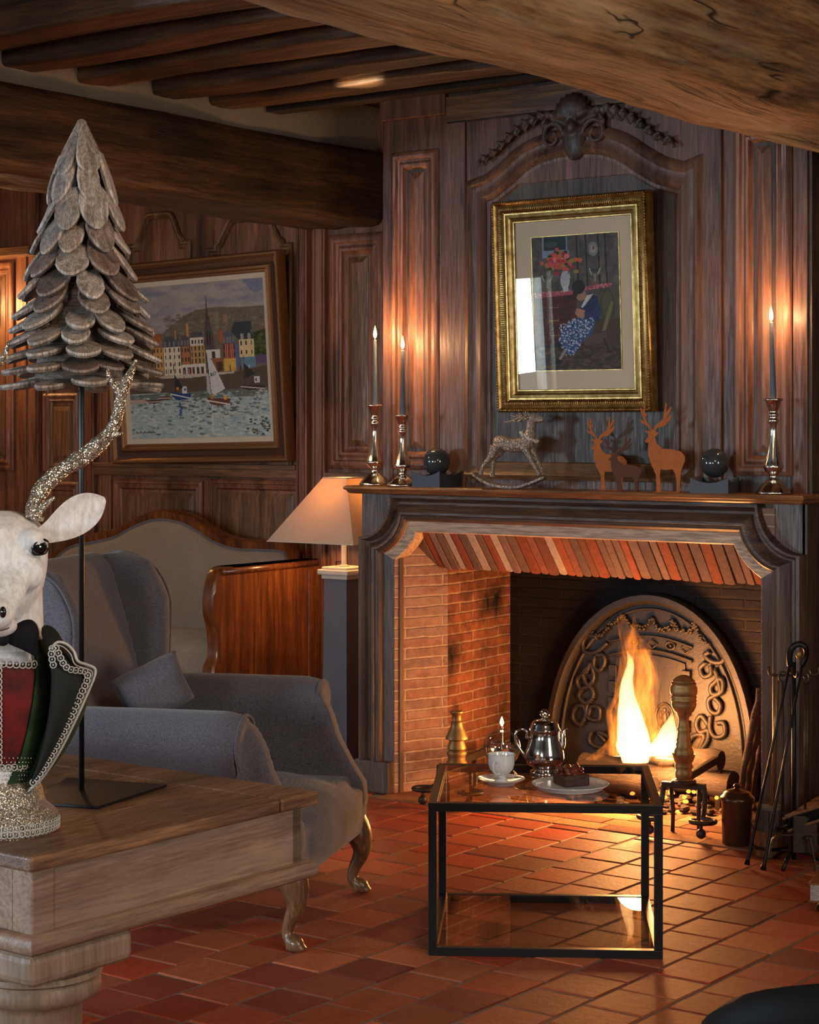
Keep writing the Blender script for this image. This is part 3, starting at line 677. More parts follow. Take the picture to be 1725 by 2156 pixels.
MB().bb(-3.085, -3.066, YM, 7.45, 0, 1.27).build('side_board', M['panel_old'], mt, world=True); MB().bb(-5.134, -5.12, YM+.04, 7.0, 0, 1.27).build('side_board', M['panel_old'], mt, world=True)
mb = MB(); pr = [(0, 0), (0, .02), (-.006, .036), (-.012, .06), (-.006, .082), (.004, .098), (.018, .106), (.030, .104), (.036, .094)]
mb2 = MB(); z0 = 1.268
pth = [(-5.15, 7.44), (-5.15, 6.51), (-3.03, 6.51), (-3.03, 7.44)]
# shelf slab with an ogee nose
for dz, ex in ((0, 0),):
    prf = [(.05, 0), (.02, .002), (.012, .008), (.010, .014), (.002, .018), (-.002, .024), (0, .030), (.006, .034), (.012, .035)]
    k = len(prf); rows = []
    for (sx_, sy_, x_, y_) in ((-1, 0, -5.15, 7.44), (-1, -1, -5.15, 6.51), (1, -1, -3.03, 6.51), (1, 0, -3.03, 7.44)):
        rows.append([Vector((x_-sx_*o, y_-(sy_*o), z0+h)) for o, h in prf])
    mb.add([q for r_ in rows for q in r_], [(a*k+b_, (a+1)*k+b_, (a+1)*k+b_+1, a*k+b_+1) for a in range(3) for b_ in range(k-1)]+[(k-1, 2*k-1, 3*k-1, 4*k-1), (0, k, 2*k, 3*k)])
mb.build('mantel_shelf', M['shelf'], mt, world=True)
ZM = 1.303
# ================================================================= fire
def flame_mat():
    m = bpy.data.materials.new('fire_gas'); m.use_nodes = True; nt = m.node_tree; nt.nodes.remove(nt.nodes['Principled BSDF'])
    e = N(nt, 'ShaderNodeEmission'); v = mapped(nt, (1, 1, .35)); f = noise_(nt, v, 22, 4, .6, .8)
    s_ = ramp(nt, f, [(.38, (.02, .02, .02)), (.62, (1, 1, 1))]); k = N(nt, 'ShaderNodeMath', _operation='MULTIPLY'); nt.links.new(s_, k.inputs[0]); k.inputs[1].default_value = FSTR
    nt.links.new(k.outputs[0], e.inputs['Strength']); e.inputs[0].default_value = (1, .25, .028, 1)
    nt.links.new(e.outputs[0], nt.nodes['Material Output'].inputs['Volume']); return m
def core_mat():
    m = bpy.data.materials.new('fire_core'); m.use_nodes = True; nt = m.node_tree; nt.nodes.remove(nt.nodes['Principled BSDF'])
    e = N(nt, 'ShaderNodeEmission', Strength=CSTR); e.inputs[0].default_value = (1, .55, .20, 1)
    nt.links.new(e.outputs[0], nt.nodes['Material Output'].inputs['Volume']); return m
FSTR = 25; CSTR = 120
YF = 7.02
fl_ = thing('fire', 'tall orange log fire burning in the hearth before the arched iron plate', 'fire', at(1350, 1600, Y=YF))
def tongue(mb, pts, wid, dep=.55, yo=0, n=14):
    P = [at(x, y, Y=YF+yo) for x, y in pts]; P = smooth_path(P, 4); W_ = interp([w_*.00186 for w_ in wid], 4); rings = []
    sd = rnd.uniform(0, 90)
    for i, p in enumerate(P):
        r_ = max(W_[i], .0006); ring = []
        for k in range(n):
            a = 2*math.pi*k/n; wob = 1+.22*noise.noise(Vector((math.cos(a)*1.3, math.sin(a)*1.3, i*.45+sd)))
            ring.append(p+RT*(r_*math.cos(a)*wob)+FW*(r_*dep*math.sin(a)*wob))
        rings.append(ring)
    mb.loft(rings)
outer_ = [([(1340, 1590), (1325, 1500), (1345, 1420), (1330, 1350), (1312, 1310), (1303, 1285)], [62, 50, 36, 26, 14, 1], 0),
          ([(1350, 1560), (1345, 1450), (1352, 1380), (1338, 1330), (1335, 1292)], [40, 34, 22, 9, 1], -.02),
          ([(1315, 1590), (1302, 1520), (1312, 1440), (1304, 1380), (1308, 1330)], [30, 20, 17, 8, 1], .03),
          ([(1395, 1600), (1400, 1550), (1424, 1520), (1424, 1478), (1412, 1440)], [44, 32, 18, 9, 1], -.05),
          ([(1370, 1560), (1362, 1480), (1382, 1420), (1366, 1372), (1372, 1338)], [26, 22, 13, 7, 1], .04),
          ([(1390, 1590), (1388, 1540), (1396, 1490), (1390, 1450)], [24, 16, 8, 1], .05),
          ([(1245, 1600), (1285, 1570), (1295, 1545), (1290, 1520)], [14, 16, 8, 1], 0),
          ([(1455, 1620), (1462, 1580), (1478, 1545), (1472, 1510)], [14, 12, 7, 1], .02),
          ([(1405, 1640), (1400, 1610), (1412, 1585)], [18, 16, 4], -.08)]
for pts, wd, yo in outer_:
    mb = MB(); st_ = rnd.getstate()
    for q in (1, .74, .5): rnd.setstate(st_); tongue(mb, [(x+(1-q)*6*math.sin(i*2.1), y+(1-q)*(14 if i == len(pts)-1 else 0)) for i, (x, y) in enumerate(pts)], [w_*q for w_ in wd], .6, yo)
    mb.build('flame_tongue', flame_mat() if 'fire_gas' not in bpy.data.materials else bpy.data.materials['fire_gas'], fl_, world=True)
CM = core_mat()
for pts, wd, yo in (([(1338, 1606), (1335, 1570), (1328, 1510), (1320, 1445), (1328, 1395), (1320, 1370)], [26, 36, 26, 14, 7, 1], -.01), ([(1392, 1590), (1402, 1555), (1412, 1520), (1416, 1500)], [34, 22, 10, 1], -.05), ([(1300, 1592), (1360, 1592), (1415, 1598)], [12, 20, 10], -.03)):
    mb = MB()
    for q in (1.1, .8, .5): tongue(mb, pts, [w_*q for w_ in wd], .6, yo)
    mb.build('flame_core', CM, fl_, world=True)
light('fire_light', 'POINT', at(1345, 1500, Y=YF-.02), 48, FIRE, .10).parent = None
light('fire_light', 'POINT', at(1400, 1575, Y=YF-.08), 26, FIRE, .08)
light('fire_light', 'POINT', at(1340, 1590, Y=YF-.14), 14, FIRE, .07)
# logs and embers 
def logm(a, b_, r_, label, nm='log', m_='log'):
    a = Vector(a); b_ = Vector(b_); pts = []; rr_ = []
    for i in range(13):
        t = i/12; p = a.lerp(b_, t)+Vector((0, .006*noise.noise(Vector((t*3, a.x*9, 1))), .008*noise.noise(Vector((t*4, a.x*9, 5)))))
        pts.append(p); rr_.append(r_*(1+.3*noise.noise(Vector((t*6, a.y*10, 2)))))
    o = MB().tube(pts, rr_, 14).build(nm, M[m_], smooth=True, ang=50); return tag(o, label, 'log', 'logs in the fireplace')
logm((-4.34, 7.14, .10), (-3.62, 7.12, .10), .055, 'thick charred log lying across the irons under the flames')
logm((-4.30, 6.97, .085), (-3.90, 6.97, .085), .045, 'split log glowing at the base of the fire on its left side')
logm((-4.12, 7.09, .205), (-3.66, 7.09, .20), .042, 'burning log resting on top in the middle of the fire')
mb = MB()
for i in range(90):
    a = rnd.uniform(0, 6.28); q = rnd.random()**.5; mb.ell((-3.98+.42*q*math.cos(a), 7.06+.2*q*math.sin(a), .012+.04*(1-q)), (rnd.uniform(.012, .03), rnd.uniform(.012, .028), .014), n=6, m=4)
tag(mb.build('ember_bed', M['log']), 'bed of dark ash and charcoal under the burning logs', 'embers', kind='stuff')
mb = MB()
for i in range(46):
    a = rnd.uniform(0, 6.28); q = rnd.random()**.5; mb.ell((-3.95+.34*q*math.cos(a), 7.04+.16*q*math.sin(a), .05+.03*(1-q)), (rnd.uniform(.008, .018), rnd.uniform(.008, .018), .008), n=6, m=4)
tag(mb.build('glowing_embers', M['ember']), 'orange glowing embers below the flames', 'embers', kind='stuff')
# iron fireback ------------------------------------------------------------
fbk = thing('fireback', 'large arched cast iron fireback with twisted knots and a garland behind the flames', 'fireback', (-4.14, 7.36, 0))
FT = R(4)
def fbp(x, z, p):   # fireback plane leans back a little
    return Vector((-4.14+x, 7.35+z*math.sin(FT)*.6-.0-p, z))
M['fback'] = plain('cast_iron_fireback', (.030, .023, .018), .55, .15, .5, (70, .5, .004), ns=6, var=.5)
def archpts(a, b_, n=36, zc=.1): return [(-a, 0)]+[(-a*math.cos(math.pi*i/n), zc+(b_-zc)*math.sin(math.pi*i/n)**.9) for i in range(n+1)]+[(a, 0)]
mb = MB(); pol = archpts(.515, .835); mb.prism(pol, fbp, -.03, .0); mb.build('plate', M['fback'], fbk, world=True)
mb = MB(); mb.mold(pol[::-1], [(0, -.03), (0, .028), (.006, .036), (.030, .036), (.042, .022), (.05, .0)], fbp); mb.build('rim', M['fback'], fbk, smooth=True, world=True, ang=40)
mb = MB(); mb.mold(archpts(.452, .775, zc=.1)[::-1], [(0, 0), (.002, .012), (.008, .014), (.014, 0)], fbp); mb.build('inner_bead', M['fback'], fbk, smooth=True, world=True)
def fxy(px, py):
    p = at(px, py, Y=7.35); return p.x+4.14, p.z
def rope(pts, r_=.011, closed=False):
    P = smooth_path([Vector((*fxy(*q), 0)) for q in pts], 5); mb = MB()
    L = 0; W3 = [fbp(q.x, q.y, .012) for q in P]; rr_ = []
    for i, q in enumerate(W3): rr_.append(r_)
    mb.tube(W3, rr_, 8)
    # twisted strands
    dist = 0; last = W3[0]
    for i in range(1, len(W3)):
        seg = (W3[i]-W3[i-1]); k = max(1, int(seg.length/.011))
        for j in range(k):
            c = W3[i-1]+seg*(j/k); d = seg.normalized(); rot = Matrix.Rotation(math.atan2(d.z, d.x)+.7, 3, Vector((0, -1, 0)))
            mb.ell(c, (.0045, .012, .0155), rot=rot, n=6, m=4)
    mb.build('rope_knot', M['fback'], fbk, smooth=True, world=True)
s4 = lambda L: [(1060+x/2.594, 1180+y/2.594) for x, y in L]
rope(s4([(460, 580), (430, 620), (460, 680), (490, 640), (470, 560), (455, 600), (400, 650), (420, 700), (470, 690), (490, 740), (450, 780), (410, 740), (430, 700)]))
rope(s4([(455, 790), (450, 850), (420, 895), (380, 860), (395, 800), (440, 800), (465, 860), (520, 870), (525, 810), (480, 800), (465, 850)]))
rope(s4([(500, 420), (450, 410), (425, 450), (440, 500), (500, 500), (560, 450)])); rope(s4([(490, 530), (490, 580), (520, 600), (548, 560), (540, 520), (500, 515)]))
rope(s4([(480, 940), (475, 990), (530, 1020), (600, 1000), (570, 960), (520, 940), (560, 990)]))
rope(s4([(1150, 600), (1165, 650), (1130, 690), (1140, 730), (1190, 720), (1195, 660), (1170, 650), (1180, 720), (1120, 760), (1130, 820), (1170, 835), (1185, 790), (1150, 750)]))
rope(s4([(1132, 850), (1130, 920), (1160, 965), (1210, 950), (1205, 890), (1170, 890)])); rope(s4([(1120, 900), (1080, 850), (1055, 890), (1075, 940), (1120, 930), (1110, 1000), (1040, 1070), (1010, 1020), (1040, 960), (1100, 960), (1070, 1040)]))
rope(s4([(1160, 470), (1200, 490), (1195, 550), (1140, 555), (1095, 520), (1120, 500)])); rope(s4([(1100, 560), (1070, 590), (1090, 635), (1130, 620), (1125, 575)]))
# bead garland
gp = s4([(470, 400), (520, 410), (570, 350), (610, 330), (640, 300), (690, 350), (760, 365), (800, 320), (830, 370), (890, 375), (915, 335), (940, 375), (1010, 385), (1035, 345), (1060, 420), (1110, 460)])
mb = MB()
for i, q in enumerate(smooth_path([Vector((*fxy(*q), 0)) for q in gp], 6)):
    for j in range(2): mb.ell(fbp(q.x+rnd.uniform(-.006, .006), q.y+rnd.uniform(-.010, .010), .010), (.008, .012, .008), n=7, m=5)
mb.build('bead_garland', M['fback'], fbk, smooth=True, world=True)
# central tablet with an arched head and courses of blocks
x0, z0 = fxy(1280, 1370); x1, z1 = fxy(1455, 1390); zb1 = fxy(1370, 1610)[1]
arc = [(x0+(x1-x0)*i/12, z0-.02+.035*math.sin(math.pi*i/12)) for i in range(13)]
mb = MB(); mb.tube([fbp(a, b_, .01) for a, b_ in arc], .008, 8); mb.tube([fbp(a, b_+.06, .01) for a, b_ in arc], .006, 8)
mb.prism([(x0+.01, .08)]+[(a, b_-.02) for a, b_ in arc[1:-1]]+[(x1-.01, .08)], fbp, 0, .012)
for i in range(7):
    z = z0-.07-i*.055; mb.bb(-4.14+x0+.02, -4.14+x1-.02, 7.345-.005+z*.04, 7.36+z*.04, z, z+.004) if i % 1 == 0 else None
for i in range(5):
    for s_ in (0, 1): z = z0-.06-i*.07; xx = (x0+.005 if s_ == 0 else x1-.045); mb.prism(rect(xx, z-.05, xx+.04, z), fbp, 0, .024)
mb.build('tablet', M['fback'], fbk, world=True, bevel=.002)
mb = MB(); cxo, czo = fxy(1400, 1510)
mb.tube([fbp(cxo+.042*math.cos(a), czo+.058*math.sin(a), .016) for a in [2*math.pi*i/24 for i in range(24)]], .006, 8, closed=True)
for (dx, dz, rx, rz) in ((0, .03, .010, .012), (0, -.005, .014, .028), (-.018, .008, .006, .02), (.018, .008, .006, .02), (0, -.035, .02, .008)): mb.ell(fbp(cxo+dx, czo+dz, .014), (rx, .008, rz), n=8, m=6)
mb.build('medallion', M['fback'], fbk, smooth=True, world=True)
for i, (px, py) in enumerate(((1370, 1357), (1408, 1360), (1440, 1368), (1330, 1352))):
    a, b_ = fxy(px, py); mb = MB()
    if i % 2: mb.tube([fbp(a+.022*math.cos(t), b_+.016*math.sin(t), .01) for t in [2*math.pi*k/14 for k in range(14)]], .005, 6, closed=True); mb.ell(fbp(a, b_, .008), (.008, .008, .008), n=8, m=5)
    else: mb.tube([fbp(a-.026, b_, .01), fbp(a, b_+.018, .01), fbp(a+.026, b_, .01), fbp(a, b_-.018, .01)], .004, 6, closed=True)
    mb.build('ornament', M['fback'], fbk, smooth=True, world=True)
# andirons -------------------------------------------------------------------
def andiron(base, prof, rot, label, foot=1, brassm='brass'):
    t = thing('andiron', label, 'andiron', base, (0, 0, rot), 'pair of brass and iron andirons in the fireplace')
    MB().lathe(prof, 28).build('brass_column', M[brassm], t, smooth=True, ang=60)
    zc = prof[0][1]; mb = MB()
    mb.bb(-.085, .085, -.014, .014, zc-.022, zc-.0)       # cross bar
    mb.tube([(0.04*math.cos(a), .04*math.sin(a), zc+.004) for a in [k*2*math.pi/20 for k in range(20)]], .009, 8, closed=True)
    mb.build('cross_bar', M['iron_brown'], t, bevel=.003)
    for s_ in (-1, 1):
        mb = MB(); pts = [(s_*.08, 0, zc-.012), (s_*.084, -.005, zc-.07), (s_*.088, -.05, .075)]
        if s_ == 1 or foot:
            c = Vector((s_*.088, -.105, .075))
            sp = [c+Vector((s_*.0, 0, 0))+Vector((s_*(.075*(1-k/26)*math.sin(k/20*5.6))*1.0, -.0+(.055*(1-k/26))*math.cos(k/20*5.6), -.0)) for k in range(21)]
            pts += [(q.x, q.y, q.z-.004*0) for q in sp]
        mb.tube(smooth_path(pts, 3), .0085, 8, flat=1.2); mb.build('scroll_foot', M['iron_brown'], t, smooth=True)
        MB().ell((s_*.10, -.12, .033), (.019, .019, .019), n=14, m=10).tube([(s_*.10, -.12, .04), (s_*.10, -.12, .072)], .007, 8).build('ball_foot', M['iron_brown'], t, smooth=True)
        MB().tube([(s_*.055, .02, zc-.02), (s_*.05, .03, .08), (s_*.052, .03, .0)], [.009, .008, .008], 8).build('leg', M['iron_brown'], t, smooth=True)
    mb = MB(); mb.box((0, .27, zc+.012), (.022, .52, .03)); mb.box((0, .52, (zc+.02)/2), (.024, .026, zc+.02)); mb.build('billet_bar', M['iron_brown'], t, bevel=.003)
    return t
s5 = 7.35/4100/3.849     # right andiron traced column, crop units -> metres
cp = [(1215, 62), (1222, 85), (1200, 82), (1185, 62), (1160, 70), (1130, 72), (1120, 64), (1095, 72), (1080, 74), (1060, 68), (1040, 80), (1010, 90), (985, 96), (1000, 80), (965, 80), (940, 72), (930, 62), (905, 66), (890, 58), (870, 62), (850, 55), (800, 50), (775, 56), (765, 48), (720, 42), (690, 44), (660, 60), (648, 66), (635, 82), (600, 100), (580, 104), (560, 100), (548, 108), (535, 100), (520, 108), (505, 100), (495, 110), (470, 112), (440, 110), (420, 98), (408, 104), (398, 90), (385, 92), (375, 78), (365, 70), (352, 50), (343, 30), (340, 4)]
zb_a = 1.55-750*7.40/4100
prof = [(r_*s5, zb_a+(1222-y)*s5) for y, r_ in cp]
prof = [(prof[0][0], zb_a-.0)]+prof[1:]
b0 = at(1440, 1655, d=7.42); andiron((b0.x, b0.y, 0), prof, YAW*.35, 'tall andiron with a ball-topped brass column in front of the flames')
s6 = 8.15/4100/3.92
cq = [(470, 70), (455, 72), (440, 70), (420, 82), (400, 78), (385, 60), (375, 78), (350, 72), (310, 58), (296, 92), (285, 92), (262, 80), (240, 72), (215, 60), (190, 50), (170, 48), (155, 50), (150, 40), (130, 38), (105, 38), (90, 45), (78, 55), (68, 52), (66, 4)]
b1 = at(962, 1600, d=8.0); zz = 1.55-700*8.0/4100
prof2 = [(.03, .16), (.045, .17), (.036, .185)]+[(r_*s6, 1.55-((1480+y/3.92)-900)*8.0/4100) for y, r_ in cq]
andiron((b1.x, b1.y, 0), prof2, YAW*.35, 'shorter andiron with a ringed brass column by the left brick cheek')
# vine sticks leaning in the right corner of the firebox
for i, (a, b_, r_) in enumerate((((1548, 1700), (1600, 1450), .014), ((1562, 1705), (1602, 1490), .016), ((1575, 1700), (1606, 1540), .013), ((1556, 1690), (1585, 1560), .017))):
    A_ = at(a[0], a[1], Y=6.86+.03*i); B_ = at(b_[0], b_[1], Y=7.05+.02*i); A_.z = .0+r_
    B_.x = min(B_.x, -3.34); A_.x = min(A_.x, -3.36)
    pts = [A_.lerp(B_, k/10)+Vector((.010*noise.noise(Vector((k*.6, i*5, 1))), .010*noise.noise(Vector((k*.6, i*5, 9))), 0)) for k in range(11)]
    o = MB().tube(pts, [r_*(1+.35*noise.noise(Vector((k*1.3, i, 4)))) for k in range(11)], 9).build('firewood_stick', M['log'], smooth=True)
    tag(o, 'gnarled firewood stick leaning in the right corner of the firebox', 'firewood', 'firewood sticks leaning beside the fireback')
# ================================================================= things on the mantel
YMo = 6.61
CS = [(.0, 0), (.064, 0), (.066, .006), (.062, .012), (.058, .018), (.045, .034), (.030, .048), (.018, .056), (.015, .068), (.019, .076), (.028, .084), (.036, .098), (.037, .104), (.033, .112), (.028, .135), (.022, .16), (.017, .19), (.013, .215), (.012, .235), (.0135, .26), (.018, .268), (.020, .274), (.018, .280), (.0135, .284), (.019, .292), (.0195, .300), (.014, .304), (.017, .312), (.024, .330), (.028, .345), (.034, .350), (.034, .357), (.026, .358), (.016, .352), (.012, .345)]
def candlestick(px, Y, hs, hc, label, lean=0, s_=1.0):
    p = at(px, 1000, Y=Y); p.z = ZM
    t = thing('candlestick', label, 'candlestick', p, group='mercury glass candlesticks on the mantel shelf')
    fac = MB().lathe([(r_*s_, z*hs/.358) for r_, z in CS], 32, flute=.035, nf=10); fac.build('holder', M['mercury'], t, smooth=True)
    c = thing('taper_candle', label.replace('candlestick', 'candle').replace('mercury glass', 'lit blue-grey taper'), 'candle', p+Vector((0, 0, hs-.008)), (0, lean, 0), 'blue-grey taper candles on the mantel')
    MB().lathe([(.0105*1.05, 0), (.0113, .004), (.0115, .03), (.0065, hc-.004), (.0055, hc), (.002, hc+.001)], 20).build('wax', M['taper'], c, smooth=True, ang=60)
    MB().tube([(0, 0, hc), (.0005, 0, hc+.008)], .0011, 6).build('wick', M['velvet_black'], c)
    MB().lathe([(.0015, hc+.004), (.0065, hc+.012), (.0082, hc+.021), (.0070, hc+.033), (.0040, hc+.046), (.0016, hc+.056), (.0002, hc+.060)], 16).build('flame', M['cflame'], c, smooth=True)
    light('candle_light', 'POINT', p+Vector((math.sin(lean)*hc, 0, hs+hc+.02)), 12, (1, .56, .24), .012)
candlestick(790, 6.60, .345, .285, 'mercury glass candlestick at the very end of the mantel shelf over the lamp')
candlestick(848, 6.57, .300, .280, 'mercury glass candlestick next to the slate ball stand, shorter of the pair')
candlestick(1629, 6.60, .355, .290, 'mercury glass candlestick standing alone near the panelled corner', lean=-.03)
def ballstand(px0, pxm, px1, py0, py1, bx, by, br, label):
    Y = 6.60; pm = at(pxm, 1000, Y=Y); dd = (pm-CAM).dot(FW); k = dd/F
    c = at((px0+px1)/2, 1000, Y=Y+.005); c.z = ZM; t = thing('ball_stand', label, 'decorative stand', c, group='slate ball stands on the mantel')
    # box turned so that two faces show; widths a (left face) and b (right face)
    ang = YAW-math.atan2((px1-pxm)*1.0, (pxm-px0))  # heading of the left face
    side = .147; h = (py1-py0)*k; mb = MB(); n = 14
    rot = Matrix.Rotation(ang, 3, 'Z'); hh = lambda u: h-.016*math.cos(u*math.pi/2)**1  # concave rim
    rings = []
    per = []
    for e in range(4):
        for i in range(n):
            u = -1+2*i/n
            q = [(u, -1), (1, u), (-u, 1), (-1, -u)][e]; per.append((q[0]*side/2, q[1]*side/2, h-.020*(1-abs(u)**2)))
    bot = [rot@Vector((x, y, 0)) for x, y, z in per]; top = [rot@Vector((x, y, z)) for x, y, z in per]; inn = [rot@Vector((x*.82, y*.82, z)) for x, y, z in per]; low = [rot@Vector((x*.82, y*.82, .012)) for x, y, z in per]
    mb.loft([bot, top, inn, low]); mb.build('stand', M['slate'], t)
    b_ = at(bx, by, Y=Y+.005); r_ = br*k; o = MB().ell((0, 0, 0), (r_, r_, r_), n=32, m=20).build('polished_ball', M['ball'], smooth=True); o.location = (c.x, c.y, b_.z)
    tag(o, label.replace('square slate stand', 'dark polished stone ball resting in the slate stand'), 'ball', 'polished balls on the mantel')
ballstand(868, 925, 972, 987, 1021, 921, 972, 29, 'square slate stand beside the pair of candlesticks')
ballstand(1450, 1525, 1560, 1000, 1033, 1503, 975, 31, 'square slate stand beside the largest rusty stag')
# rusty stag silhouettes -------------------------------------------------------
DP = [(518, 1000), (530, 985), (545, 965), (540, 945), (522, 935), (525, 925), (550, 932), (562, 925), (545, 905), (520, 885), (495, 875), (480, 850), (500, 858), (517, 868), (498, 820), (485, 770), (497, 775), (506, 805), (515, 745), (523, 760), (518, 812), (542, 812), (522, 835), (532, 868), (550, 888), (572, 925), (580, 918), (596, 890), (625, 868), (648, 848), (655, 805), (666, 738), (674, 745), (670, 805), (700, 768), (712, 770), (702, 792), (678, 830), (672, 848), (697, 824), (709, 822), (702, 850), (675, 882), (650, 902), (615, 906), (594, 926), (602, 940), (622, 937), (607, 958), (590, 970), (600, 1010), (640, 1050), (720, 1055), (770, 1068), (800, 1100), (802, 1130), (790, 1160), (775, 1200), (770, 1230), (766, 1345), (742, 1345), (745, 1290), (735, 1220), (715, 1190), (660, 1195), (630, 1190), (625, 1230), (634, 1342), (602, 1342), (598, 1230), (580, 1190), (560, 1150), (545, 1100), (540, 1050), (545, 1010), (530, 1012)]
def stag(x0, y0, x1, y1, Y, m_, label, lo=0):
    """x0..y1: extent in the photo"""
    a = at(x0, y1, Y=Y); b_ = at(x1, y0, Y=Y); k = (b_.x-a.x)/(802-480); hz = at(x0, y0, Y=Y).z-ZM
    zt = (hz)/(1345-738)
    t = thing('stag_silhouette', label, 'stag ornament', (a.x, Y, ZM), group='flat rusted metal stags on the mantel')
    pol = [((x-480)*k, max(0, (1344-y)*zt)) for x, y in DP]
    MB().prism(pol, lambda x, z, p: Vector((x, p, z)), -.0015, .0015).build('silhouette', M[m_], t)
    MB().bb((590-480)*k, (770-480)*k, -.010, .010, 0, .0025).build('foot_plate', M[m_], t)
stag(1347, 848, 1443, 1027, 6.585, 'rust', 'tallest rusty stag silhouette, its antlers over the gold frame corner')
stag(1235, 876, 1320, 1027, 6.645, 'rust', 'rusty stag silhouette standing behind the small dark one')
stag(1272, 918, 1352, 1027, 6.575, 'rust_shaded', 'smallest stag silhouette, rust darkened as shade, in front of a rusty one')
# rocking reindeer ----------------------------------------------------------------
p = at(1083, 1027, Y=6.56); p.z = ZM+.001
rd = thing('rocking_reindeer', 'bronze glittered reindeer figurine on curved rockers below the gold frame', 'figurine', p, (0, 0, YAW-R(26)))
K = .000262
def rq(x, y, yy=0): return Vector(((x-880)*K*1.10, yy, (1335-y)*K))
mb = MB(); mb.tube(smooth_path([rq(585, 640), rq(640, 615), rq(720, 625), rq(800, 660), rq(900, 670), rq(1000, 660), rq(1080, 640), rq(1130, 610)], 3), interp([.014, .028, .034, .036, .036, .036, .034, .024], 3), 14, flat=.85)
mb.tube(smooth_path([rq(1080, 640), rq(1120, 540), rq(1135, 430), rq(1140, 330), rq(1145, 270)], 3), interp([.034, .026, .019, .017, .020], 3), 12)
mb.tube(smooth_path([rq(1110, 262), rq(1170, 262), rq(1240, 268), rq(1300, 278), rq(1325, 285)], 3), interp([.018, .021, .017, .012, .007], 3), 12)
for yy in (-.016, .016):
    s_ = 0 if yy < 0 else 1
    hp = [rq(620+50*s_, 680, yy), rq(590+40*s_, 780, yy), rq(520+30*s_, 880, yy), rq(450+90*s_, 960, yy), rq(410+120*s_, 1050, yy), rq(395+130*s_, 1130+30*s_, yy)]
    mb.tube(smooth_path(hp, 3), interp([.022, .018, .011, .008, .0075, .011], 3), 10)
    fp = [rq(1060+60*s_, 700, yy), rq(1110+50*s_, 800, yy), rq(1170+50*s_, 920, yy), rq(1230+40*s_, 1020, yy), rq(1290+20*s_, 1120, yy)]
    mb.tube(smooth_path(fp, 3), interp([.020, .012, .009, .008, .011], 3), 10)
mb.tube([rq(585, 640), rq(570, 680)], [.008, .004], 8)
mb.build('body', M['deer_dark'], rd, remesh=.0022, relax=3)
for yy in (-.012, .012):
    mb = MB(); mb.tube(smooth_path([rq(1090, 255, yy), rq(1030, 240, yy*2), rq(960, 260, yy*2.6), rq(900, 300, yy*3), rq(775, 315, yy*3)], 3), interp([.006, .0055, .005, .0045, .001], 3), 7)
    mb.tube([rq(990, 235, yy*2), rq(930, 225, yy*2.6), rq(860, 205, yy*3)], [.0045, .004, .001], 7); mb.tube([rq(1050, 240, yy*2), rq(1000, 190, yy*2), rq(975, 150, yy*2)], [.004, .003, .001], 7); mb.tube([rq(1090, 240, yy), rq(1075, 190, yy), rq(1060, 150, yy)], [.004, .003, .001], 7)
    mb.build('antler', M['deer_dark'], rd, smooth=True)
    mb = MB(); mb.ell(rq(1040, 255, yy*2.0), (.022, .005, .008)); mb.build('ear', M['deer_dark'], rd, smooth=True)
mb = MB()
for i in range(60):
    a = i/60*2*math.pi; c = rq(1105, 540)+Vector((.033*math.cos(a), .026*math.sin(a), -.018*math.cos(a)))
    mb.ell(c+Vector((rnd.uniform(-.004, .004), rnd.uniform(-.004, .004), rnd.uniform(-.004, .004))), (.0055, .005, .006), n=6, m=4)
mb.build('berry_garland', M['white_paint'], rd, smooth=True)
arc = smooth_path([rq(285, 1115), rq(400, 1200), rq(560, 1270), rq(720, 1305), rq(860, 1315), rq(1000, 1300), rq(1150, 1250), rq(1280, 1190), rq(1370, 1155)], 3)
mb = MB(); mb.loft([[a+Vector((0, -.034, -.005)), a+Vector((0, .034, -.005)), a+Vector((0, .034, .005)), a+Vector((0, -.034, .005))] for a in arc]); mb.build('rocker', M['deer_dark'], rd)
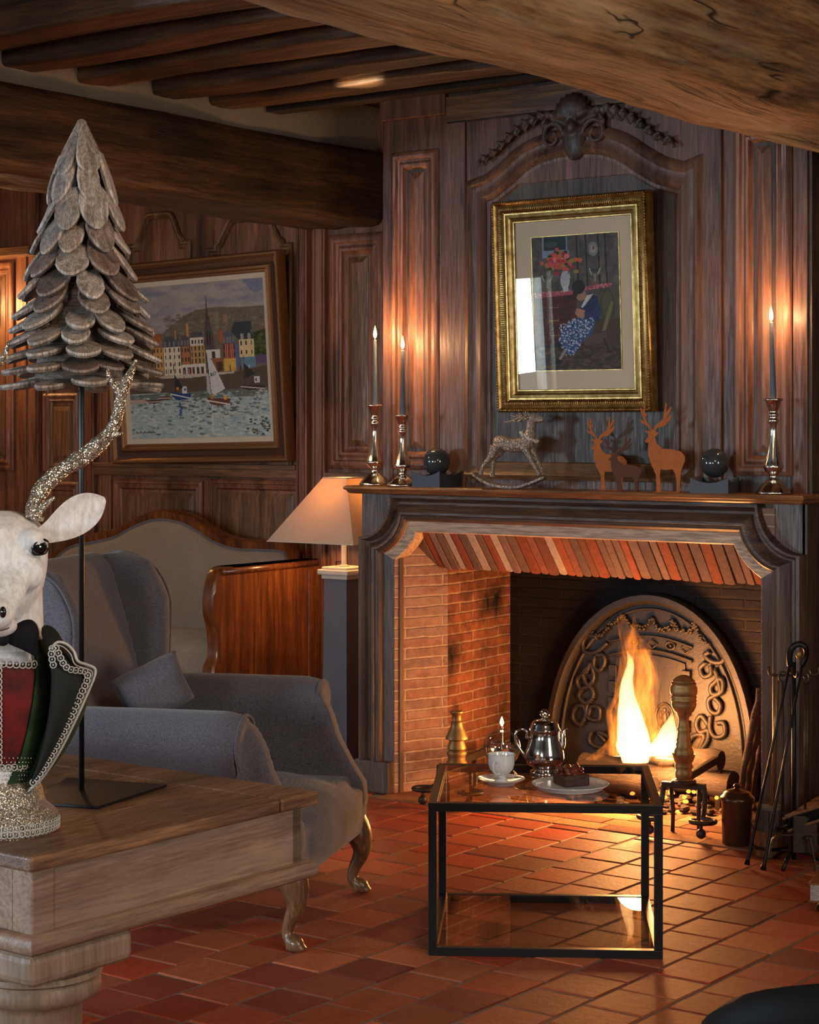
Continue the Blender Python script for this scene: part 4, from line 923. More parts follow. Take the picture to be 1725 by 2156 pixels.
# ================================================================= pictures
class Raster:
    def __init__(s, x0, y0, x1, y1, nx, ny):
        s.x0, s.y0, s.x1, s.y1, s.nx, s.ny = x0, y0, x1, y1, nx, ny
        xs = x0+(np.arange(nx)+.5)*(x1-x0)/nx; ys = y0+(np.arange(ny)+.5)*(y1-y0)/ny; s.X, s.Y = np.meshgrid(xs, ys); s.I = np.zeros((ny, nx, 3)); s.r = np.random.RandomState(5)
    def put(s, m, c, k=1.0, var=.06):
        n = 1+var*s.r.randn(int(m.sum()), 1); s.I[m] = s.I[m]*(1-k)+np.clip(np.array(c)/255*n, 0, 1)*k
    def rect(s, a, b_, c, d, col, **k): s.put((s.X >= a) & (s.X < c) & (s.Y >= b_) & (s.Y < d), col, **k)
    def ell(s, a, b_, rx, ry, col, **k): s.put(((s.X-a)/rx)**2+((s.Y-b_)/ry)**2 < 1, col, **k)
    def poly(s, P, col, **k):
        m = np.zeros(s.X.shape, bool); j = len(P)-1
        for i in range(len(P)):
            xi, yi = P[i]; xj, yj = P[j]; c = ((yi > s.Y) != (yj > s.Y)) & (s.X < (xj-xi)*(s.Y-yi)/(yj-yi+1e-9)+xi); m ^= c; j = i
        s.put(m, col, **k)
    def line(s, a, b_, c, d, w_, col, **k):
        L2 = (c-a)**2+(d-b_)**2+1e-9; t = np.clip(((s.X-a)*(c-a)+(s.Y-b_)*(d-b_))/L2, 0, 1); s.put((s.X-a-t*(c-a))**2+(s.Y-b_-t*(d-b_))**2 < (w_/2)**2, col, **k)
    def canvas(s, name, x0, x1, z0, z1, y, parent):
        mb = MB(); nx, ny = s.nx, s.ny; I = np.clip(s.I, 0, 1); lin = np.where(I <= .04045, I/12.92, ((I+.055)/1.055)**2.4)
        vs = [(x0+(x1-x0)*i/nx, y, z1-(z1-z0)*j/ny) for j in range(ny+1) for i in range(nx+1)]; fs = [(j*(nx+1)+i, (j+1)*(nx+1)+i, (j+1)*(nx+1)+i+1, j*(nx+1)+i+1) for j in range(ny) for i in range(nx)]
        me = bpy.data.meshes.new(name); me.from_pydata(vs, [], fs); me.materials.append(M['paint']); a = me.color_attributes.new('Col', 'FLOAT_COLOR', 'CORNER')
        buf = np.ones((ny*nx, 4, 4)); buf[:, :, :3] = lin.reshape(-1, 1, 3); a.data.foreach_set('color', buf.ravel()); me.update()
        o = bpy.data.objects.new(name, me); COL.objects.link(o); o.parent = parent; return o
r1 = Raster(130, 430, 1000, 1400, 290, 320); q = r1
q.rect(0, 0, 2000, 2000, (150, 146, 146))
for i in range(220):
    a, b_ = q.r.uniform(100, 1000), q.r.uniform(420, 760); c = [(132, 134, 148), (165, 158, 154), (112, 122, 150), (174, 166, 158)][q.r.randint(4)]; q.ell(a, b_, q.r.uniform(20, 70), q.r.uniform(8, 26), c, k=.35)
q.poly([(870, 430), (1000, 430), (1000, 500), (940, 520), (900, 470)], (84, 100, 148), k=.5)
q.poly([(130, 860), (250, 780), (360, 735), (430, 680), (500, 630), (580, 598), (680, 590), (760, 592), (860, 600), (1000, 600), (1000, 1000), (130, 1000)], (104, 98, 86))
for i in range(260):
    a = q.r.uniform(380, 1000); b_ = q.r.uniform(620, 780); q.ell(a, b_, q.r.uniform(4, 20), q.r.uniform(3, 9), [(92, 92, 78), (124, 112, 96), (142, 126, 112), (108, 84, 74), (80, 82, 74)][q.r.randint(5)], k=.6)
q.rect(690, 620, 720, 690, (130, 118, 104)); q.rect(745, 640, 775, 690, (140, 112, 104))
q.poly([(925, 760), (1000, 740), (1000, 910), (930, 910)], (52, 66, 34)); 
for i in range(60): q.ell(q.r.uniform(925, 1000), q.r.uniform(750, 910), 8, 8, [(70, 88, 40), (36, 48, 28), (98, 96, 44)][q.r.randint(3)], k=.8)
# row of quay houses
def house(a, b_, top, base, wall, roof, rt, nw, nh):
    q.rect(a, top, b_, base, wall); q.poly([(a, top), (a+(b_-a)*.12, rt), (b_-(b_-a)*.12, rt), (b_, top)], roof)
    for i in range(nw):
        for j in range(nh):
            u = a+(b_-a)*(i+.5)/nw; v_ = top+(base-top)*(j+.4)/nh; q.rect(u-4, v_-12, u+4, v_+14, (52, 50, 56))
        q.rect(a+(b_-a)*(i+.5)/nw-5, rt+ (top-rt)*.45, a+(b_-a)*(i+.5)/nw+5, top-4, (120, 120, 124))
    q.line(a, top, a, base, 4, (70, 56, 48))
house(255, 295, 800, 1010, (116, 96, 84), (96, 80, 74), 735, 2, 4)
house(295, 360, 820, 1005, (196, 150, 92), (150, 84, 44), 730, 3, 4); q.poly([(300, 780), (330, 725), (355, 780)], (160, 92, 48))
house(362, 475, 822, 1000, (214, 204, 180), (76, 78, 88), 755, 4, 4); house(475, 532, 820, 940, (168, 112, 80), (84, 80, 86), 752, 3, 2)
house(532, 625, 820, 940, (172, 142, 92), (74, 76, 84), 735, 4, 3); q.rect(535, 770, 620, 820, (206, 202, 190)); 
for i in range(4): q.rect(545+i*20, 785, 555+i*20, 810, (60, 60, 66))
q.rect(475, 935, 625, 1000, (208, 206, 196))
for i in range(5): q.rect(484+i*28, 955, 500+i*28, 998, (72, 64, 60))
q.rect(515, 680, 528, 760, (190, 140, 88)); q.rect(440, 715, 452, 775, (170, 120, 80))
# church with a slate spire
q.poly([(648, 505), (655, 620), (668, 710), (632, 710), (641, 620)], (72, 66, 64)); q.poly([(630, 706), (672, 706), (690, 850), (625, 850)], (80, 72, 70)); q.rect(640, 740, 648, 820, (48, 44, 48)); q.rect(656, 740, 664, 820, (48, 44, 48))
q.rect(632, 850, 718, 908, (206, 204, 198)); q.rect(668, 862, 688, 906, (60, 54, 56)); q.rect(640, 906, 735, 990, (140, 92, 54)); q.rect(690, 930, 730, 985, (76, 56, 44))
house(738, 812, 820, 915, (150, 60, 48), (84, 90, 110), 745, 4, 2)
for i in range(7): q.line(742+i*11, 822, 742+i*11, 912, 3, (196, 176, 156))
q.rect(740, 912, 812, 990, (204, 168, 82)); q.rect(812, 820, 832, 980, (78, 104, 148)); q.rect(718, 735, 742, 810, (158, 88, 54))
house(834, 925, 800, 910, (208, 190, 144), (54, 62, 72), 690, 3, 2); q.poly([(790, 745), (815, 690), (900, 690), (920, 800), (834, 800)], (50, 58, 68)); q.rect(848, 762, 866, 800, (150, 152, 152)); q.rect(890, 762, 908, 800, (150, 152, 152))
q.rect(845, 908, 930, 972, (96, 132, 156)); q.rect(932, 900, 1000, 950, (92, 76, 112))
for i in range(26): a = q.r.uniform(380, 960); q.rect(a, 965+q.r.uniform(-12, 10), a+4, 1000, [(40, 36, 40), (210, 200, 190), (150, 60, 50), (60, 84, 140)][q.r.randint(4)])
q.poly([(130, 1000), (330, 1008), (480, 1012), (800, 1000), (1000, 965), (1000, 1100), (130, 1120)], (84, 72, 62)); q.poly([(330, 1004), (800, 992), (800, 1004), (500, 1022), (330, 1016)], (184, 176, 164))
for i in range(160): a = q.r.uniform(130, 1000); b_ = q.r.uniform(1010, 1110); q.line(a, b_, a+q.r.uniform(-3, 3), b_+14, 4, [(68, 58, 48), (100, 84, 66), (92, 88, 70)][q.r.randint(3)], k=.6)
# water
q.rect(130, 1110, 1000, 1500, (158, 176, 178)); q.poly([(130, 1120), (520, 1105), (1000, 1095), (1000, 1150), (520, 1150), (130, 1170)], (84, 92, 82), k=.8)
for i in range(900):
    a = q.r.uniform(130, 1000); b_ = q.r.uniform(1115, 1400); dk = q.r.rand() < .35*(1400-b_)/250+.05
    c = [(90, 104, 92), (66, 78, 72), (96, 118, 140)][q.r.randint(3)] if dk else [(186, 198, 194), (140, 172, 186), (196, 196, 184), (168, 186, 188), (126, 160, 180)][q.r.randint(5)]
    q.ell(a, b_, q.r.uniform(5, 20), q.r.uniform(3, 8), c, k=.75)
for i in range(40): q.ell(q.r.uniform(860, 1000), q.r.uniform(1280, 1390), 9, 6, [(58, 76, 66), (112, 96, 70), (178, 190, 196)][q.r.randint(3)])
for i in range(12): q.ell(454+q.r.uniform(-8, 8), 1180+i*7, 8, 5, (40, 70, 130), k=.8)
for i in range(14): q.ell(650+q.r.uniform(-10, 10), 1195+i*14, 7, 6, (206, 206, 200), k=.7)
# boats
q.poly([(396, 1105), (525, 1120), (518, 1155), (440, 1160), (405, 1135)], (34, 66, 118)); q.line(398, 1118, 520, 1150, 7, (214, 214, 212)); q.rect(470, 1072, 500, 1118, (196, 204, 210)); q.rect(480, 1085, 492, 1100, (46, 78, 130)); q.line(424, 930, 428, 1110, 5, (58, 46, 44)); q.poly([(428, 1000), (476, 1080), (430, 1098)], (40, 46, 48)); q.rect(432, 1075, 448, 1095, (196, 126, 50))
q.poly([(833, 1080), (978, 1085), (975, 1112), (880, 1115), (840, 1100)], (66, 44, 48)); q.line(835, 1090, 975, 1108, 6, (206, 202, 198)); q.rect(915, 1030, 950, 1070, (196, 200, 202)); q.rect(922, 1042, 932, 1060, (50, 60, 84)); q.poly([(857, 945), (925, 1012), (868, 1040)], (42, 46, 50)); q.line(857, 900, 860, 1080, 4, (60, 48, 44))
q.line(632, 870, 650, 1140, 6, (66, 46, 42)); q.poly([(636, 895), (664, 915), (738, 1098), (672, 1132), (652, 1120)], (196, 200, 204)); q.poly([(626, 1020), (640, 1000), (650, 1140), (624, 1110)], (170, 176, 182))
q.poly([(620, 1150), (770, 1160), (755, 1195), (690, 1204), (640, 1190)], (96, 60, 52)); q.line(622, 1168, 760, 1196, 8, (214, 210, 204)); q.rect(728, 1145, 745, 1168, (214, 160, 50)); q.rect(645, 1130, 662, 1160, (180, 120, 56))
# sail mark "D51" and the painter's scribble
for seg in (((655, 998, 655, 1016)), (655, 998, 662, 1002), (662, 1002, 662, 1012), (662, 1012, 655, 1016), (675, 994, 668, 995), (668, 995, 668, 1003), (668, 1003, 674, 1006), (674, 1006, 672, 1014), (672, 1014, 667, 1013), (682, 990, 683, 1010)): q.line(*seg, 3.4, (40, 44, 60))
for i, a in enumerate(range(155, 280, 9)): q.line(a, 1362, a+5, 1350+(i % 3)*4, 3.2, (60, 62, 66)); q.line(a+5, 1350+(i % 3)*4, a+9, 1363, 3.2, (60, 62, 66))
for (a, b_, w_, c) in ((130, 1145, 100, (176, 150, 140)), (240, 1150, 90, (60, 52, 52)), (320, 1130, 72, (86, 70, 62))): q.poly([(a, b_), (a+w_, b_), (a+w_-12, b_+24), (a+10, b_+24)], c); q.line(a, b_+12, a+w_, b_+14, 6, (200, 170, 164))
YB = 7.40; pr_ = at(618, 970, Y=YB); pl_ = at(247, 970, Y=YB)
pw_ = pr_.x-pl_.x; ph = 1.045
pic = thing('harbour_painting', 'large oil painting of a harbour with sailing boats in a brown and gold frame', 'painting', ((pr_.x+pl_.x)/2, YB, 1.37), (R(3.3), -R(1.2), 0))
fnp = lambda x, z, p: Vector((x, -p, z))
def frame(nm, m_, x0, z0, x1, z1, prof, par, **k): return MB().mold(rect(x0, z0, x1, z1), prof, fnp, closed=True).build(nm, m_, par, smooth=True, ang=40, **k)
hw = pw_/2; M['brown_frame'] = plain('dark_brown_lacquer', (.055, .022, .016), .35, 0, .5, None, var=.3); M['bronze_edge'] = plain('bronze_moulding', (.22, .105, .04), .4, .5, .5, (80, .3, .003))
frame('outer_moulding', M['bronze_edge'], -hw, 0, hw, ph, [(0, -.02), (0, .03), (.008, .042), (.018, .042), (.024, .034), (.03, .03)], pic)
frame('flat', M['brown_frame'], -hw, 0, hw, ph, [(.028, .03), (.032, .026), (.062, .020), (.064, .024)], pic)
frame('inner_moulding', M['bronze_edge'], -hw, 0, hw, ph, [(.064, .024), (.070, .034), (.082, .036), (.09, .026), (.096, .028), (.102, .018)], pic)
frame('linen_slip', M['white_paint'], -hw, 0, hw, ph, [(.102, .018), (.104, .014), (.128, .010), (.13, .004)], pic)
r1.canvas('canvas', -hw+.128, hw-.128, .128, ph-.128, -.006, pic); MB().bb(-hw+.01, hw-.01, -.0, .02, .01, ph-.01).build('backing', M['brown_frame'], pic)
# small interior scene: a seated figure sewing beside a chest
r2 = Raster(450, 460, 1265, 1640, 190, 270); q = r2
q.rect(0, 0, 2000, 2000, (84, 72, 68)); 
for i in range(300): q.ell(q.r.uniform(450, 1265), q.r.uniform(460, 950), q.r.uniform(10, 40), q.r.uniform(10, 60), [(96, 84, 78), (74, 64, 62), (110, 98, 90), (64, 52, 50)][q.r.randint(4)], k=.4)
for xx in (875, 960, 1075, 1140): q.line(xx, 460, xx+12, 930, 14, (38, 26, 24))
q.rect(548, 460, 790, 600, (120, 132, 150)); q.rect(566, 460, 776, 582, (34, 44, 50)); q.rect(548, 590, 800, 650, (126, 140, 160)); q.ell(640, 530, 60, 26, (52, 76, 68))
q.ell(1030, 590, 46, 62, (120, 120, 126)); q.ell(1030, 590, 24, 34, (164, 140, 130)); q.ell(1034, 580, 10, 18, (110, 60, 50))
q.rect(450, 950, 860, 1440, (84, 26, 18)); 
for i in range(140): q.ell(q.r.uniform(450, 860), q.r.uniform(980, 1430), q.r.uniform(20, 70), q.r.uniform(6, 20), [(100, 34, 22), (60, 20, 18), (74, 34, 28), (46, 18, 22)][q.r.randint(4)], k=.5)
q.poly([(450, 1430), (870, 1370), (870, 1480), (450, 1500)], (32, 24, 30)); q.rect(450, 1440, 1265, 1640, (66, 46, 34)); q.rect(850, 1200, 1265, 1640, (72, 50, 38))
for i in range(360): q.ell(q.r.uniform(450, 1265), q.r.uniform(1440, 1640), q.r.uniform(8, 40), q.r.uniform(5, 16), [(88, 66, 46), (50, 34, 28), (104, 78, 52), (40, 30, 26)][q.r.randint(4)], k=.5)
q.poly([(455, 950), (700, 940), (850, 945), (1000, 905), (1200, 890), (1180, 925), (960, 945), (850, 975), (470, 1000)], (164, 76, 84))
for i in range(90): a = q.r.uniform(455, 1190); q.ell(a, 968-(a-455)*.08+q.r.uniform(-16, 16), 8, 4, [(214, 150, 150), (130, 50, 62), (190, 110, 116)][q.r.randint(3)])
for (a, b_) in ((590, 830), (1040, 790)): q.ell(a, b_, 56, 36, (96, 92, 84)); q.ell(a, b_-14, 40, 20, (60, 56, 50)); q.rect(a-12, b_+20, a+12, b_+90, (130, 122, 108)); q.rect(a-32, b_+84, a+32, b_+102, (112, 84, 56)); q.line(a-50, b_-30, a-30, b_+20, 7, (190, 186, 170)); q.line(a+50, b_-30, a+30, b_+20, 7, (180, 176, 160))
q.ell(760, 850, 44, 82, (176, 170, 176)); q.rect(738, 770, 790, 850, (170, 164, 170)); q.rect(738, 900, 790, 950, (186, 182, 186)); q.line(800, 790, 808, 830, 9, (180, 176, 180))
for i in range(110):
    a = q.r.randn()*60+710; b_ = q.r.randn()*40+680; q.ell(a, b_, q.r.uniform(12, 30), q.r.uniform(10, 22), [(196, 70, 70), (200, 92, 52), (150, 120, 44), (222, 110, 110), (40, 44, 36), (170, 40, 50)][q.r.randint(6)])
for b_ in (1085, 1200, 1330): q.rect(600, b_, 690, b_+6, (150, 116, 56)); q.rect(598, b_-28, 606, b_, (150, 116, 56)); q.rect(684, b_-28, 692, b_, (140, 104, 50))
q.ell(1150, 1090, 70, 150, (66, 60, 40)); q.ell(1150, 1080, 50, 120, (84, 76, 50)); q.poly([(1180, 1050), (1210, 1060), (1130, 1300), (1090, 1310)], (120, 104, 70)); q.poly([(910, 1350), (1140, 1310), (1130, 1400), (930, 1430)], (88, 62, 46)); q.line(910, 1400, 905, 1560, 16, (60, 40, 32)); q.line(1110, 1380, 1150, 1480, 18, (44, 32, 28))
q.poly([(930, 1010), (990, 970), (1060, 1010), (1085, 1120), (1070, 1215), (940, 1200), (900, 1110)], (32, 40, 78)); q.poly([(960, 990), (1020, 980), (990, 1020), (920, 1100), (905, 1090)], (196, 186, 180)); q.ell(905, 985, 48, 52, (158, 112, 90)); q.ell(885, 915, 62, 62, (34, 24, 24)); q.ell(855, 965, 24, 40, (40, 28, 26))
q.poly([(860, 1100), (940, 1120), (930, 1190), (880, 1190), (845, 1140)], (176, 120, 96)); q.poly([(1060, 1060), (1090, 1180), (940, 1200), (930, 1140), (1010, 1130)], (38, 50, 96))
q.poly([(870, 1180), (1040, 1210), (1000, 1330), (900, 1400), (830, 1510), (740, 1480), (690, 1390), (700, 1290), (790, 1220)], (54, 74, 124))
for i in range(520):
    a, b_ = q.r.uniform(690, 1030), q.r.uniform(1190, 1510)
    if (b_-1180) > -(a-870)*.35 and (a-690) > (b_-1380)*.4 and a < 1050-(b_-1200)*.75: q.ell(a, b_, q.r.uniform(4, 9), q.r.uniform(3, 8), [(176, 180, 190), (36, 50, 96), (120, 136, 170), (206, 200, 196)][q.r.randint(4)])
q.line(740, 1470, 690, 1545, 26, (150, 130, 124)); q.ell(670, 1565, 40, 24, (28, 22, 24))
for i in range(8): q.line(1160+i*10, 490-(i % 2)*10, 1168+i*10, 500, 4, (30, 24, 24))
YP = 6.675; a0 = at(1058, 868, Y=YP); a1 = at(1384, 868, Y=YP); zt = 1.55+ (900-410)*7.6/4100-.045
hw = (a1.x-a0.x)/2; ph = .86
p2 = thing('framed_picture', 'gold framed and matted picture of a seated figure sewing, over the mantel', 'picture', ((a0.x+a1.x)/2, YP, a0.z+.0), (R(3.0), 0, 0))
G = M['gold']
frame('outer_moulding', G, -hw, 0, hw, ph, [(0, -.01), (0, .03), (.006, .042), (.012, .045), (.018, .040), (.022, .032)], p2)
frame('fluted_cove', G, -hw, 0, hw, ph, [(.022, .032), (.030, .036), (.042, .030), (.050, .018)], p2)
frame('stepped_moulding', G, -hw, 0, hw, ph, [(.050, .018), (.052, .026), (.058, .026), (.06, .020), (.070, .022), (.076, .016), (.082, .018), (.086, .012), (.09, .012), (.092, .008)], p2)
mb = MB()
def beads(o, h, n, r3):
    for (ax, az_, bx, bz) in ((-hw+o, o, hw-o, o), (hw-o, o, hw-o, ph-o), (hw-o, ph-o, -hw+o, ph-o), (-hw+o, ph-o, -hw+o, o)):
        L = math.hypot(bx-ax, bz-az_); k = int(L/n)
        for i in range(k):
            t = (i+.5)/k; v_ = (abs(bx-ax) > .01); mb.ell((ax+(bx-ax)*t, -h, az_+(bz-az_)*t), (r3[0] if v_ else r3[1], .006, r3[1] if v_ else r3[0]), n=6, m=4)
beads(.036, .033, .0088, (.0028, .011)); beads(.009, .044, .011, (.0055, .004)); mb.build('carved_ribs', G, p2, smooth=True)
M['mat_board'] = plain('beige_mat_board', (.66, .49, .36), .9, 0, .1, None, var=.03)
MB().bb(-hw+.088, hw-.088, -.004, 0, .088, ph-.088).build('mat_board', M['mat_board'], p2)
ix0, ix1 = -hw+.170, hw-.150; iz0, iz1 = .168, ph-.155
MB().mold(rect(ix0-.004, iz0-.004, ix1+.004, iz1+.004), [(0, .003), (.001, .007), (.004, .007), (.005, .003)], fnp, closed=True).build('gilt_slip', G, p2)
r2.canvas('print', ix0, ix1, iz0, iz1, -.0055, p2)
MB().bb(-hw+.086, hw-.086, -.0100, -.0085, .086, ph-.086).build('glass', M['glass'], p2)
# ================================================================= sofa, lamp
XS = -5.995
sf = thing('sofa', 'antique settee with wavy wooden crest, beige linen back and tall glossy wooden end', 'sofa', (-6.9, 7.05, 0))
prof = [(6.72, .10), (6.735, .40), (6.80, .52), (6.86, .60), (6.84, .70), (6.77, .78), (6.70, .845), (6.70, .875), (6.74, .90), (7.40, .905), (7.40, .10)]
def sp(px, py, Y): p = at(px, py, X=XS); return (p.y, p.z)
trace = [sp(x, y, 0) for x, y in ((447, 1425), (458, 1385), (457, 1330), (449, 1290), (451, 1240), (462, 1205), (478, 1193))]
prof = [(trace[0][0]+.01, .08)]+[(a, b_) for a, b_ in trace]+[(7.38, .895), (7.38, .08)]
fnS = lambda y, z, p: Vector((p, y, z))
fz = smooth_path([Vector((a, b_, 0)) for a, b_ in [(trace[0][0]+.01, .08)]+trace+[(trace[-1][0]+.05, .897)]], 3)
rings = [[Vector((XS-.075, p.x+.012, p.y)), Vector((XS-.065, p.x, p.y)), Vector((XS-.010, p.x, p.y)), Vector((XS, p.x+.012, p.y)), Vector((XS, p.x+.05, p.y)), Vector((XS, 7.38, p.y)), Vector((XS-.075, 7.38, p.y)), Vector((XS-.075, p.x+.05, p.y))] for p in fz]
MB().loft(rings).build('side_panel', M['sofaw'], sf, world=True, smooth=True, ang=40)
MB().tube([(XS-.01, prof[6][0]+.02, .885), (XS-.01, 7.38, .89)], .020, 10).build('arm_rail', M['sofaw'], sf, smooth=True, world=True)
MB().bb(XS, XS+.008, 7.30, 7.375, .10, .86).bb(XS, XS+.008, 6.93, 7.30, .10, .20).build('raised_edge', M['sofaw'], sf, world=True, bevel=.003)
YSf = 7.30
cr = [(60, 1195), (110, 1172), (160, 1132), (205, 1122), (255, 1110), (300, 1086), (345, 1073), (395, 1080), (430, 1098), (465, 1120), (510, 1134), (560, 1136), (610, 1140), (655, 1165)]
C_ = smooth_path([Vector((at(x, y, Y=YSf).x, at(x, y, Y=YSf).z, 0)) for x, y in cr], 4)
C_ = [Vector((c.x, c.y, 0)) for c in C_]; C_ = [Vector((-8.25, .80, 0))]+C_; C_ = [c for c in C_ if c.x < XS-.08]+[Vector((XS-.078, C_[-1].y, 0))]
rings = [[Vector((c.x, YSf-.045, c.y-.045)), Vector((c.x, YSf-.05, c.y-.01)), Vector((c.x, YSf-.03, c.y)), Vector((c.x, YSf+.03, c.y)), Vector((c.x, YSf+.03, c.y-.045))] for c in C_]
MB().loft(rings).build('crest_rail', M['sofaw'], sf, smooth=True, world=True, ang=40)
mb = MB(); rows = []
for i, c in enumerate(C_):
    e = min(1, min(i, len(C_)-1-i)/3); zt = c.y-.042
    rows.append([Vector((c.x, YSf-.0, zt)), Vector((c.x, YSf-.035-.01*e, zt-.01)), Vector((c.x, YSf-.055-.02*e, zt-.05)), Vector((c.x, YSf-.07-.03*e, .62)), Vector((c.x, YSf-.08-.02*e, .42)), Vector((c.x, YSf+.02, .40)), Vector((c.x, YSf+.02, zt))])
mb.loft(rows).build('back_cushion', M['sofaf'], sf, smooth=True, world=True, ang=50)
MB().tube([Vector((c.x, YSf-.047, c.y-.05)) for c in C_], .006, 8).build('piping', M['fabric'], sf, smooth=True, world=True)
zs = at(390, 1325, Y=7.2).z
MB().bb(-8.25, XS-.08, 6.74, 7.24, .28, zs+.01).build('seat', M['sofaf'], sf, bevel=.05, smooth=True, seg=5, world=True)
MB().bb(-8.25, XS-.075, 6.73, 7.34, .12, .27).build('seat_rail', M['sofaw'], sf, bevel=.01, world=True)
for x_ in (-8.15, XS-.10): MB().bb(x_-.03, x_+.03, 6.74, 6.80, 0, .12).build('leg', M['sofaw'], sf, world=True)
# pillar lamp
PL = Vector((-5.585, 7.065, 0))
lp = thing('pillar_lamp', 'tall grey-blue square pillar lamp with a pyramid linen shade beside the fireplace', 'floor lamp', PL)
MB().box((0, 0, .44), (.15, .15, .83), taper=.88).build('pillar', M['blue_paint'], lp, bevel=.003)
MB().box((0, 0, .015), (.20, .20, .03)).build('base', M['blue_paint'], lp, bevel=.004)
MB().box((0, 0, .862), (.150, .150, .02)).box((0, 0, .884), (.178, .178, .024)).box((0, 0, .902), (.15, .15, .012)).build('cap', M['white_paint'], lp, bevel=.005)
MB().lathe([(.022, .907), (.024, .912), (.012, .918), (.0125, 1.06), (.016, 1.065), (.016, 1.085), (.012, 1.09)], 20).build('stem', M['white_paint'], lp, smooth=True, ang=50)
b_, t_ = .252, .070; zb2, zt2 = 1.028, 1.318
mb = MB(); O4 = [(-b_, -b_), (b_, -b_), (b_, b_), (-b_, b_)]; T4 = [(-t_, -t_), (t_, -t_), (t_, t_), (-t_, t_)]
vs = [(x, y, zb2) for x, y in O4]+[(x, y, zt2) for x, y in T4]; vs += [(x*.988, y*.988, zb2) for x, y in O4]+[(x*.96, y*.96, zt2) for x, y in T4]
mb.add(vs, [(i, (i+1) % 4, (i+1) % 4+4, i+4) for i in range(4)]+[(i+8, i+12, (i+1) % 4+12, (i+1) % 4+8) for i in range(4)]+[(i, i+8, (i+1) % 4+8, (i+1) % 4) for i in range(4)]+[(i+4, (i+1) % 4+4, (i+1) % 4+12, i+12) for i in range(4)])
mb.build('lamp_shade', M['shade'], lp)
mb = MB()
for z, q in ((zb2, b_), (zt2, t_)): MB().tube([(-q, -q, z), (q, -q, z), (q, q, z), (-q, q, z)], .0028, 6, closed=True).build('shade_trim', M['white_paint'], lp)
pass
MB().ell((0, 0, 1.135), (.026, .026, .036), n=16, m=10).build('bulb', M['bulb'], lp, smooth=True)
light('lamp_light', 'POINT', PL+Vector((0, 0, 1.19)), 17, (1, .56, .24), .03)
o = MB().tube(smooth_path([PL+Vector(q) for q in ((-.01, -.005, .93), (-.06, .02, .925), (-.085, .05, .915), (-.12, .09, .80), (-.13, .12, .3), (-.13, .2, .01))], 4), .003, 6).build('lamp_cord', M['black'], lp, smooth=True, world=True)
# wall light glowing beyond the left edge of the settee
ws = at(-52, 640, Y=7.30); sc_ = thing('wall_sconce', 'small warm wall light at the end of the panelling beside the wooden tree', 'wall light', ws)
MB().box((0, .12, -.02), (.09, .02, .18)).tube([(0, .12, -.05), (0, .05, -.07), (0, 0, -.04)], .008, 8).build('bracket', M['brass'], sc_, smooth=True, ang=40)
MB().lathe([(.012, -.05), (.02, -.045), (.02, -.03), (.028, 0), (.020, .04), (.003, .06)], 16).build('bulb', M['bulb'], sc_, smooth=True)
light('sconce_light', 'POINT', ws+Vector((0, -.05, 0)), 24, (1, .50, .18), .04)
# ================================================================= wing armchair
f2 = math.atan2(.39, .92)
ac = thing('wing_armchair', 'grey-blue linen wing armchair with rolled arms and curved wooden feet turned to the fire', 'armchair', (-4.185, 4.63, 0), (0, 0, f2))
FB = M['fabric']
def slab(poly, y0, y1, fn=lambda x, z, p: Vector((x, p, z))):
    return MB().prism(poly, fn, y0, y1)
mb = MB(); mb.bb(-.36, .36, -.40, .40, .215, .345); mb.bb(.20, .40, -.405, .405, .205, .36); mb.ell((.35, 0, .30), (.09, .40, .10)); mb.build('seat_base', FB, ac, remesh=.014, relax=4)
mb = MB(); mb.bb(-.30, .36, -.345, .345, .31, .395); mb.ell((.06, 0, .39), (.33, .33, .045)); mb.ell((.34, 0, .345), (.085, .35, .055)); mb.build('seat_cushion', FB, ac, remesh=.013, relax=5)
for s_ in (-1, 1):
    mb = MB(); y0, y1 = (s_*.325, s_*.405); lo, hi = min(y0, y1), max(y0, y1)
    mb.prism([(-.40, .22), (.36, .22), (.405, .30), (.40, .37), (.36, .43), (.31, .52), (.285, .60), (.25, .66), (-.40, .67)], lambda x, z, p: Vector((x, p, z)), lo, hi)
    pts = [(-.42, s_*.415, .622), (-.1, s_*.42, .618), (.18, s_*.42, .612), (.235, s_*.415, .605)]
    mb.tube(pts, [.088, .094, .100, .094], 20)
    mb.build('arm', FB, ac, remesh=.012, relax=5)
    # piping seam round the front of the roll
    ring = [(.235-.0*k, s_*.405+.088*math.cos(a), .615+.085*math.sin(a)) for k, a in enumerate([2*math.pi*i/22 for i in range(22)])]
    ring2 = [(.205+.012*math.cos(a*2), s_*.408+.088*math.cos(a), .618+.087*math.sin(a)) for a in [2*math.pi*i/26 for i in range(17)]]
    MB().tube(smooth_path([(.235, s_*.325, .58), (.24, s_*.34, .665), (.24, s_*.41, .70), (.24, s_*.48, .67), (.24, s_*.508, .60), (.25, s_*.47, .53), (.30, s_*.42, .47), (.37, s_*.41, .38)], 4), .0045, 6).build('piping', FB, ac, smooth=True)
mb = MB()
mb.prism([(-.28, .30), (-.34, .60), (-.42, .90), (-.475, 1.08), (-.52, 1.13), (-.58, 1.12), (-.60, 1.05), (-.54, .60), (-.42, .25)], lambda x, z, p: Vector((x, p, z)), -.315, .315)
pass; mb.build('backrest', FB, ac, remesh=.013, relax=5)
